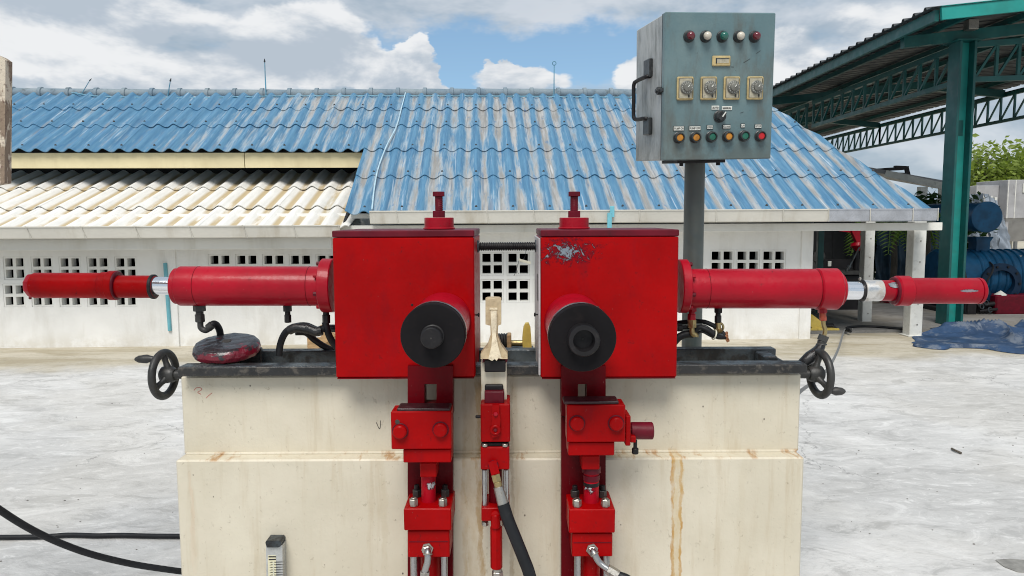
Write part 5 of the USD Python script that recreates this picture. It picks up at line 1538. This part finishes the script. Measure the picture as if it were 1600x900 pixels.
tp = Thing('draped_tarp', 'grey-blue tarpaulin draped over a frame between blower and hopper', 'tarp', (P(1535, 420, YT)[0], YT, 0))
part(tp, 'sheet', [cloth([P(1510, 305, YT), P(1532, 303, YT), P(1548, 425, YT - .3), P(1502, 425, YT - .3)], 30, 30, .35, 3), cloth([P(1532, 303, YT + .02), P(1556, 318, YT + .1), P(1578, 402, YT - .4), P(1545, 415, YT - .3)], 24, 30, .35, 8)], M['tarp'], True)
part(tp, 'frame', [beam([P(x, 400, YT + .4)[0], YT + .4, .0], [P(x, 400, YT + .4)[0], YT + .4, P(x, 308, YT + .4)[2]], .06, .06) for x in (1512, 1550)] + [beam(P(1512, 308, YT + .4), P(1550, 308, YT + .4), .06, .06)], M['post'])
M['green_drum'] = paint('pale_green_drum', (.05, .25, .19), .5, .2, 6, (.03, .08, .06), .5)
gd = Thing('green_tank', 'small pale green tank half hidden behind the blue blower', 'tank', (P(1565, 430, 12.9)[0], 12.9, 0))
a = P(1567, 430, 12.9)
part(gd, 'tank_body', lathe([a[0], 12.9, .0], [0, 0, 1], [(0, .34), (.02, .36), (a[2] - .0, .36), (a[2] + .12, .30), (a[2] + .17, .12), (a[2] + .17, 0)], 32), M['green_drum'])
part(gd, 'gauge', torus([a[0] - .05, 12.9 - .37, a[2] - .05], [0, 1, 0], .05, .014, 20, 8), M['black'])

# trees ------------------------------------------------------------
def leaf_material(name, c1, c2, trans=.35):
    g = Graph(); p = g.pos()
    r = g.add('geometry', 'random_per_island')
    col = g.mix(r, c1, c2)
    col = g.mix(g.m('multiply', g.noise(p, 2.5, 3), .6), col, tuple(np.array(c1) * .5))
    s = g.add('mix_closure', 'closure', fac=trans, closure1=g.principled(base_color=col, roughness=.5, specular_ior_level=.3), closure2=g.add('translucent_bsdf', 'BSDF', color=g.mix(1.0, col, (1.5, 1.6, .8), 'multiply')))
    return g.done(name, s)


M['leaf_bright'] = leaf_material('bright_leaf', (.24, .31, .07), (.37, .43, .13))
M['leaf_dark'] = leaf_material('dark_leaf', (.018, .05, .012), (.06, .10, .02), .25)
M['leaf_palm'] = leaf_material('palm_leaf', (.20, .32, .06), (.40, .48, .10), .4)
M['bark'] = paint('bark', (.10, .085, .065), .85, .3, 9, (.03, .025, .02), .5, 20, .006, stretch=(1, 1, .3))


def leaves(centres, size, n_per, spread, r, droop=0.0):
    V, Fc = [], []
    for c in centres:
        for _ in range(n_per):
            o = c + r.normal(0, spread, 3) * [1, 1, .7]
            d = r.normal(0, 1, 3); d[2] = d[2] * .5 - droop; d = unit(d)
            s = unit(np.cross(d, r.normal(0, 1, 3)))
            L_ = size * r.uniform(.6, 1.3); w = L_ * .26
            k = len(V)
            up_ = np.cross(d, s) * L_ * .06
            V += [o, o + d * L_ * .45 + s * w + up_, o + d * L_, o + d * L_ * .45 - s * w + up_]
            Fc += [[k, k + 1, k + 2], [k, k + 2, k + 3]]
    return trimesh.Trimesh(np.array(V), Fc, process=False)


def tree(name, label, base, height, crown_r, crown_h, n_br, leaf, npl, lmat, seed, sparse=.14, group=None, trunk=.07):
    r = np.random.default_rng(seed)
    t = Thing(name, label, 'tree', base, group=group)
    b = np.array(base, float)
    top = b + [r.normal(0, .1), r.normal(0, .1), height * .62]
    tk = part(t, 'trunk', tube([b - [0, 0, .05], b + (top - b) * .5 + r.normal(0, .05, 3), top], [trunk, trunk * .75, trunk * .5], 10), M['bark'])
    tips, limbs = [], []
    for k in range(n_br):
        st = b + (top - b) * r.uniform(.45, 1.0)
        a = r.uniform(0, 2 * math.pi); rad = crown_r * math.sqrt(r.uniform(.05, 1))
        h = b[2] + height - crown_h * r.uniform(0, 1) * (.35 + .65 * rad / crown_r)
        e = np.array([b[0] + math.cos(a) * rad, b[1] + math.sin(a) * rad, h])
        mid = (st + e) / 2 + [0, 0, .12 * crown_h]
        limbs.append(tube([st, mid, e], [trunk * .4, trunk * .22, trunk * .07], 6, 4))
        for f in np.linspace(.45, 1.05, 5):
            tips.append(st * (1 - f) ** 2 + 2 * mid * f * (1 - f) + e * f * f + r.normal(0, .1, 3))
    part(tk, 'limb', limbs, M['bark'], kind='stuff')
    part(t, 'crown', leaves(tips, leaf, npl, sparse, r), lmat, False)
    return t


q = P(1560, 300, 27.0)
tree('leafy_tree', 'light green sparse tree rising behind the grey hopper', (q[0] + .15, 27.0, 0), P(1560, 226, 27.0)[2], 1.5, 2.1, 50, .23, 16, M['leaf_bright'], 4, .24)
q = P(1660, 300, 30.0)
tree('leafy_tree', 'denser green tree at the right edge behind the hopper', (q[0], 30.0, 0), P(1590, 250, 30.0)[2], 2.4, 2.9, 54, .26, 16, M['leaf_bright'], 9, .28)
# dark evergreens seen through and beside the bay
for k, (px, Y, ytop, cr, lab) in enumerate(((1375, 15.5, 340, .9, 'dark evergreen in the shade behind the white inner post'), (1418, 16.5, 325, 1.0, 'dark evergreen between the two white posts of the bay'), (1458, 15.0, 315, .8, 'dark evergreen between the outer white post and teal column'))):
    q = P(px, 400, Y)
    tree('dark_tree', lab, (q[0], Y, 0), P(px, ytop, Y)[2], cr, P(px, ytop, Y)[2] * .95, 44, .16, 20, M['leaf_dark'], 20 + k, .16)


# drooping potted palms in the bay
def palm(px, py_top, Y, nf, length, seed, label):
    r = np.random.default_rng(seed)
    q = P(px, 400, Y); ztop = P(px, py_top, Y)[2]
    t = Thing('palm', label, 'palm', (q[0], Y, 0))
    part(t, 'trunk', tube([[q[0], Y, 0], [q[0] + .03, Y, ztop * .5], [q[0], Y, ztop]], [.06, .05, .04], 10), M['bark'])
    part(t, 'pot', lathe([q[0], Y, .001], [0, 0, 1], [(0, .16), (.02, .17), (.28, .22), (.30, .23), (.31, .20)], 24), M['maroon'])
    for k in range(nf):
        a = 2 * math.pi * k / nf + r.uniform(-.2, .2); ln = length * r.uniform(.7, 1.15)
        d = np.array([math.cos(a), math.sin(a), 0])
        o = np.array([q[0], Y, ztop])
        pts = spline([o, o + d * ln * .4 + [0, 0, ln * .28], o + d * ln * .8 + [0, 0, -ln * .02], o + d * ln * .98 + [0, 0, -ln * .55]], 7)
        s = unit(np.cross(d, [0, 0, 1]))
        V, Fc = [], []
        for i, c in enumerate(pts[2:]):
            f = i / (len(pts) - 2)
            w = ln * .26 * math.sin(math.pi * (.15 + .8 * f))
            for sg in (-1, 1):
                kx = len(V)
                tip = c + s * sg * w + d * ln * .08 - [0, 0, w * .55]
                V += [c, c + d * .022 + s * sg * w * .5 - [0, 0, w * .12], tip, c - d * .012 + s * sg * w * .45 - [0, 0, w * .16]]
                Fc += [[kx, kx + 1, kx + 2], [kx, kx + 2, kx + 3]]
        st = part(t, 'frond', trimesh.Trimesh(np.array(V), Fc, process=False), M['leaf_palm'], False)
        part(st, 'stem', tube(pts, [.012, .004], 6, 0), M['leaf_palm'])


palm(1395, 352, 12.6, 11, .75, 5, 'drooping potted palm in the bay left of the outer white post')
palm(1447, 350, 12.2, 9, .6, 6, 'smaller palm right beside the outer white post')

# contents of the bay: a dark backdrop wall, red and black machinery, blue sheeting
YW_ = 13.5
xw0, xw1 = P(1190, 420, YW_)[0], P(1366, 420, YW_)[0]
bw = Thing('dark_partition', 'dark board partition closing the back of the open bay', 'partition', ((xw0 + xw1) / 2, YW_, 0))
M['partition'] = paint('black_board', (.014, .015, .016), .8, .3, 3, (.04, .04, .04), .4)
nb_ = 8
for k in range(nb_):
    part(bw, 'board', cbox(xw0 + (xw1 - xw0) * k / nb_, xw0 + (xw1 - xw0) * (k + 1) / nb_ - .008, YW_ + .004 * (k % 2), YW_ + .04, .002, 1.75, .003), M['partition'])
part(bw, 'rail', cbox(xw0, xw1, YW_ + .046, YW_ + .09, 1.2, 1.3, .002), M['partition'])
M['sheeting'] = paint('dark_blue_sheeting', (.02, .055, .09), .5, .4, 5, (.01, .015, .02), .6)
fx0, fx1 = P(1366, 430, 14.0)[0], P(1475, 430, 14.0)[0]
sh_ = Thing('hanging_sheet', 'dark blue plastic sheeting hanging behind the palms', 'sheet', ((fx0 + fx1) / 2, 14.0, 0))
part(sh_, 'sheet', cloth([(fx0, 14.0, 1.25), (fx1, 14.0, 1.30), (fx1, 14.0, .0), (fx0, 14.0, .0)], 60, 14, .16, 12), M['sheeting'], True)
part(sh_, 'rail', cyl((fx0 - .05, 14.02, 1.26), (fx1 + .05, 14.02, 1.31), .02, None, 10), M['post'])
# roof over the bay so that it lies in shade
bay_a, bay_b = uR, uE
# red drilling machine with arm
YD = 11.6
dm = Thing('shop_machine', 'black and red workshop machine standing in the shade of the bay', 'machine', (P(1310, 470, YD)[0], YD, 0))
part(dm, 'bench', pb(1272, 430, 1345, 500, YD, YD + .5, .01), M['black'])
part(dm, 'bench_top', pb(1268, 424, 1348, 429.5, YD - .05, YD + .55, .004), M['wheel'])
part(dm, 'bench_leg', [cbox(P(q, 480, YD)[0], P(q + 5, 480, YD)[0], YD + .02, YD + .07, .001, P(1300, 500, YD)[2] + .001, 0) for q in (1275, 1337)], M['black'])
part(dm, 'motor', [cx(1274, 1286, 402, 9, YD + .1, n=24), cx(1271, 1281, 416, 8, YD + .1, n=24)], M['wheel'])
part(dm, 'red_arm', [beam(P(1330, 352, YD + .1), P(1345, 385, YD + .1), .09, .09), beam(P(1314, 358, YD + .15), P(1342, 362, YD + .15), .12, .07), cx(1300, 1322, 355, 5, YD + .2, n=20)], M['crimson'])
part(dm, 'red_head', [lathe(P(1340, 380, YD + .1), [0, -.2, -1], [(0, .10), (.05, .11), (.09, .06), (.12, .04)], 20)], M['crimson'])
part(dm, 'column', cz(1338, 352, 424, 4, YD + .3), M['black'])
part(dm, 'lever', [tube([P(1343, 386, YD), P(1335, 402, YD), P(1327, 418, YD)], .013, 8, 4), cyl(P(1328, 415, YD), P(1323, 424, YD), .03, None, 12)], M['bed'])
part(dm, 'switch_plate', pb(1294, 408, 1299, 416, YD + .28, YD + .30, .001), M['labelw'])
part(dm, 'back_panel', pb(1276, 405, 1345, 424, YD + .3, YD + .34, .003), M['black'])
tpst = Thing('teal_pipe', 'short teal post with a white cap inside the dark bay', 'post', (P(1283, 400, 11.2)[0], 11.2, 0))
part(tpst, 'post', cbox(P(1278, 400, 11.2)[0], P(1287, 400, 11.2)[0], 11.2, 11.28, .002, P(1283, 358, 11.2)[2], .004), M['teal'])
part(tpst, 'cap', cbox(P(1280, 400, 11.2)[0], P(1286, 400, 11.2)[0], 11.21, 11.27, P(1283, 358, 11.2)[2] + .001, P(1283, 353, 11.2)[2], .004), M['labelw'])
# yellow machine at the corner of the wall
YY = 9.55
ye = Thing('yellow_cutter', 'yellow tapered machine lying on the slab at the corner of the white wall', 'machine', (P(1280, 512, YY)[0], YY, .036))
part(ye, 'housing', plate([(1262, 488), (1270, 492), (1287, 505), (1290, 513), (1285, 516), (1270, 513), (1262, 506)], YY, YY + .16), M['yellow'])
part(ye, 'base_plate', pb(1266, 513.5, 1312, 518.5, YY - .05, YY + .2, .006), M['yellow'])
part(ye, 'motor', [cx(1287, 1302, 509.5, 4, YY + .05, n=20)], M['black'])
part(ye, 'cable_gland', tube([P(1300, 509, YY + .03), P(1307, 513, YY), P(1310, 516, YY)], .012, 8), M['black'])
# hose on the bay floor
h0 = [(1329, 518), (1322, 515), (1326, 511.5), (1345, 510), (1370, 510.5), (1400, 513), (1425, 514.5)]
single('floor_hose', tube([ground_at(x, y, .05) for x, y in h0], .017, 10), M['rubber'], 'black hose curled on the slab in front of the open bay', 'hose')

# neighbouring canopy beyond
YN = 17.0
cn = Thing('white_canopy', 'pale flat canopy roof with dark equipment on top, beyond the blue roof', 'canopy', (P(1430, 280, YN)[0], YN, 0))
zc0 = P(1420, 272, YN)[2]
xc0, xc1 = P(1366, 272, YN)[0], P(1478, 272, YN)[0]
part(cn, 'roof_slab', beam([xc0, YN + .6, P(1366, 264, YN)[2]], [xc1, YN - .0, P(1478, 290, YN)[2]], 1.6, .09), M['hop'])
part(cn, 'edge_beam', beam([xc0 + .1, YN - .3, P(1372, 272, YN)[2]], [xc1, YN - .9, P(1478, 302, YN)[2]], .10, .14), M['post'])
for px in (1440, 1473):
    x = P(px, 300, YN - .6)[0]
    part(cn, 'post', cbox(x - .08, x + .08, YN - .7, YN - .55, .002, P(px, 292, YN - .6)[2], .004), M['post'])
zq = P(1395, 266, YN)[2]
eq = part(cn, 'rooftop_frame', [beam(P(1368, 266, YN), P(1412, 263, YN), .10, .07), beam(P(1372, 270, YN), P(1418, 272, YN), .08, .05), beam(P(1416, 262, YN), P(1419, 274, YN), .05, .09), beam(P(1398, 261, YN), P(1418, 262, YN), .12, .06)], M['black'])

# blue tarpaulin crumpled on the ground
M['bluetarp'] = paint('blue_work_tarp', (.028, .060, .125), .6, .35, 3, (.17, .195, .23), .7, 4, .002, lo=.5, hi=.62, spec=.25)
nu, nv = 120, 70
c4 = [ground_at(x, y) for x, y in ((1462, 517.5), (1640, 508), (1640, 553), (1414, 541))]
U, V_ = np.meshgrid(np.linspace(0, 1, nu), np.linspace(0, 1, nv))
p = c4[0] * ((1 - U) * (1 - V_))[..., None] + c4[1] * (U * (1 - V_))[..., None] + c4[2] * (U * V_)[..., None] + c4[3] * ((1 - U) * V_)[..., None]
q = np.stack([p[..., 0] * 1.6 + p[..., 1] * .5, p[..., 1] * 2.0 - p[..., 0] * .4, np.zeros_like(U)], -1)
f1_, f2_ = 1 - np.abs(2 * meshkit.noise(q * .9, 3) - 1), 1 - np.abs(2 * meshkit.noise(q * 2.3, 6) - 1)
edge = np.minimum.reduce([U, 1 - U, V_, 1 - V_]) * 12
q2 = np.stack([p[..., 0] * .55 + p[..., 1] * 1.5, p[..., 1] * .9 - p[..., 0] * .25, np.zeros_like(U)], -1)
f3_ = 1 - np.abs(2 * meshkit.noise(q2 * .8, 21) - 1)
f4_ = 1 - np.abs(2 * meshkit.noise(np.stack([p[..., 0] * 1.1 - p[..., 1] * .9, p[..., 1] * 1.4 + p[..., 0] * .5, U * 0], -1) * 1.1, 31) - 1)
hgt = (.10 * f3_ ** 5 + .11 * f4_ ** 7 + .03 * f1_ ** 8 + .012 * f2_ ** 4 + .012 * meshkit.noise(q * 1.5, 2)) * np.clip(edge * .5 + .25, 0, 1) + .006
hgt[edge < .1] = .002
wob = (meshkit.noise(np.stack([U * 7, V_ * 7, U * 0], -1), 11) - .5) * .28
p[..., 0] += wob * np.clip(1 - edge * .3, 0, 1); p[..., 1] += (meshkit.noise(np.stack([U * 9, V_ * 6, U * 0 + 3], -1), 13) - .5) * .35 * np.clip(1 - edge * .3, 0, 1)
p[..., 2] = hgt + .004
Fc = [[i * nu + j, i * nu + j + 1, (i + 1) * nu + j + 1] for i in range(nv - 1) for j in range(nu - 1)] + [[i * nu + j, (i + 1) * nu + j + 1, (i + 1) * nu + j] for i in range(nv - 1) for j in range(nu - 1)]
tm = trimesh.Trimesh(p.reshape(-1, 3), Fc, process=False)
if tm.face_normals[:, 2].mean() < 0: tm.invert()
single('blue_tarp', tm, M['bluetarp'], 'crumpled dark blue tarpaulin lying on the concrete at the foot of the teal column', 'tarp', smooth=True)

# ---- small things in the yard
cab1 = [P(-60, 752, 2.2), P(0, 797, 2.3), P(60, 833, 2.4), P(130, 862, 2.5), P(200, 880, 2.6), P(262, 890, 2.68), P(310, 896, 2.75)]
single('machine_hose', tube(cab1, .0115, 14), M['rubber'], 'thick black hose sagging from the left edge to the machine', 'hose')
c2_ = [ground_at(x, y, .014) for x, y in ((-80, 840), (0, 839.5), (45, 839), (75, 838), (110, 836), (150, 837), (190, 836.5), (240, 837.5), (300, 838))]
single('ground_cable', tube(c2_, .0115, 12), M['rubber'], 'thin straight black cable lying on the concrete left of the machine', 'cable')
c3_ = [ground_at(1332, 514, .06), ground_at(1321, 514, .05), P(1317, 522, 7.6), P(1310, 545, 5.5), P(1295, 574, 4.3), P(1275, 594, 3.7), P(1250, 612, 3.3), P(1225, 640, 3.15)]
M['greycable'] = plain('grey_cable', (.16, .16, .155), .5)
single('grey_cable', tube(c3_, .0085, 8), M['greycable'], 'thin grey cable hanging in the air behind the right hand wheel', 'cable')
# wooden crate behind the machine
YQ = 4.6
wx0, wx1 = P(480, 540, YQ)[0], P(540, 540, YQ)[0]
zq0 = P(505, 525, YQ)[2]
cr_ = Thing('wooden_crate', 'small tan wooden crate behind the hoses of the left cylinder', 'crate', ((wx0 + wx1) / 2, YQ + .2, 0))
for k in range(6):
    z0 = zq0 * k / 6 + .003
    part(cr_, 'slat', cbox(wx0, wx1, YQ, YQ + .015, z0, zq0 * (k + 1) / 6 - .010, .002), M['tan'])
    part(cr_, 'slat', cbox(wx0, wx1, YQ + .385, YQ + .4, z0, zq0 * (k + 1) / 6 - .010, .002), M['tan'])
for x in (wx0 + .002, wx1 - .042):
    for y in (YQ + .016, YQ + .344): part(cr_, 'corner_post', cbox(x, x + .04, y, y + .04, .002, zq0 - .002, .002), M['tan'])
for k in range(5):
    part(cr_, 'lid_slat', cbox(wx0 - .01, wx1 + .01, YQ + .082 * k, YQ + .082 * k + .07, zq0 + .001, zq0 + .016, .002), M['tan'])
a, b = P(484, 546, YQ - .05), P(520, 520, YQ - .05)
part(cr_, 'leaning_slat', beam(a, b, .02, .05), M['tan'])
# peeling board at the left edge
YO = 2.2
M['peel'] = None


def peel():
    g = Graph(); p = g.pos()
    n = g.noise(g.scale(p, (1, 1, .3)), 20, 6, .7, .4); f = g.noise(p, 60, 5, .65)
    x, y, z = g.xyz(p)
    base = g.mix(g.ss(n, .47, .52), (.55, .48, .38), (.23, .17, .12))
    base = g.mix(g.m('multiply', g.ss(f, .56, .64), .6), base, (.10, .05, .04))
    return g.done('peeling_wood', g.principled(base_color=base, roughness=.8, normal=g.bump(g.m('add', n, f), .006)))


M['peel'] = peel()
xo1 = P(8.5, 190, YO)[0]
zo1, zo0 = P(4, 88, YO)[2], P(4, 287, YO)[2]
bo = Thing('peeling_board', 'weathered sign board with peeling paint at the upper left edge', 'sign board', (xo1 - .45, YO, 0))
part(bo, 'frame_stile', plate([(-14, 82), (0, 88), (8.5, 94), (7.8, 190), (7.0, 286), (-14, 290)], YO, YO + .03), M['peel'])
part(bo, 'panel', cbox(xo1 - .9, xo1 - .046, YO + .006, YO + .022, zo0 + .02, zo1 - .02, .002), M['maroon'])
part(bo, 'rail', [cbox(xo1 - .9, xo1 - .046, YO + .001, YO + .0295, z - .02, z + .02, .002) for z in (zo0 + .022, zo1 - .022)], M['peel'])
for x in (xo1 - .75, xo1 - .35):
    part(bo, 'post', cbox(x, x + .05, YO + .031, YO + .08, .001, zo1 - .05, .003), M['peel'])
# twig, stones and a broken patch on the concrete
tw = ground_at(1495, 705)
single('twig', tube([ground_at(1487, 701, .010), ground_at(1493, 704, .013), ground_at(1502, 708, .009)], .007, 6), M['bark'], 'short dark twig lying on the concrete right of the machine', 'twig')
r = np.random.default_rng(5)
bits = []
for k in range(90):
    px, py = r.uniform(1270, 1640) if k % 3 else r.uniform(-20, 270), r.uniform(560, 930)
    o = ground_at(px, py); s = r.uniform(.0015, .005)
    b_ = trimesh.creation.icosphere(subdivisions=0, radius=s); b_.vertices *= [1.4, 1, .6]; b_.apply_translation(o + [0, 0, s * .4]); bits.append(b_)
M['grit'] = plain('grit', (.16, .155, .14), .9)
single('grit', bits, M['grit'], 'scattered dark grit and leaf crumbs on the pale concrete yard', 'grit', kind='stuff', smooth=False)
pt_ = [ground_at(x, y) for x, y in ((1560, 877), (1580, 876), (1605, 878), (1640, 880), (1640, 896), (1590, 893), (1572, 886))]
pm = trimesh.creation.extrude_polygon(Polygon([(a[0], a[1]) for a in pt_]).buffer(.01), .004, engine='earcut')
M['patch'] = paint('worn_patch', (.26, .255, .235), .9, .3, 12, (.12, .12, .11), .5, 30, .003)
single('worn_patch', pm, M['patch'], 'small worn darker patch of concrete at the lower right corner', 'patch', kind='structure', smooth=False)
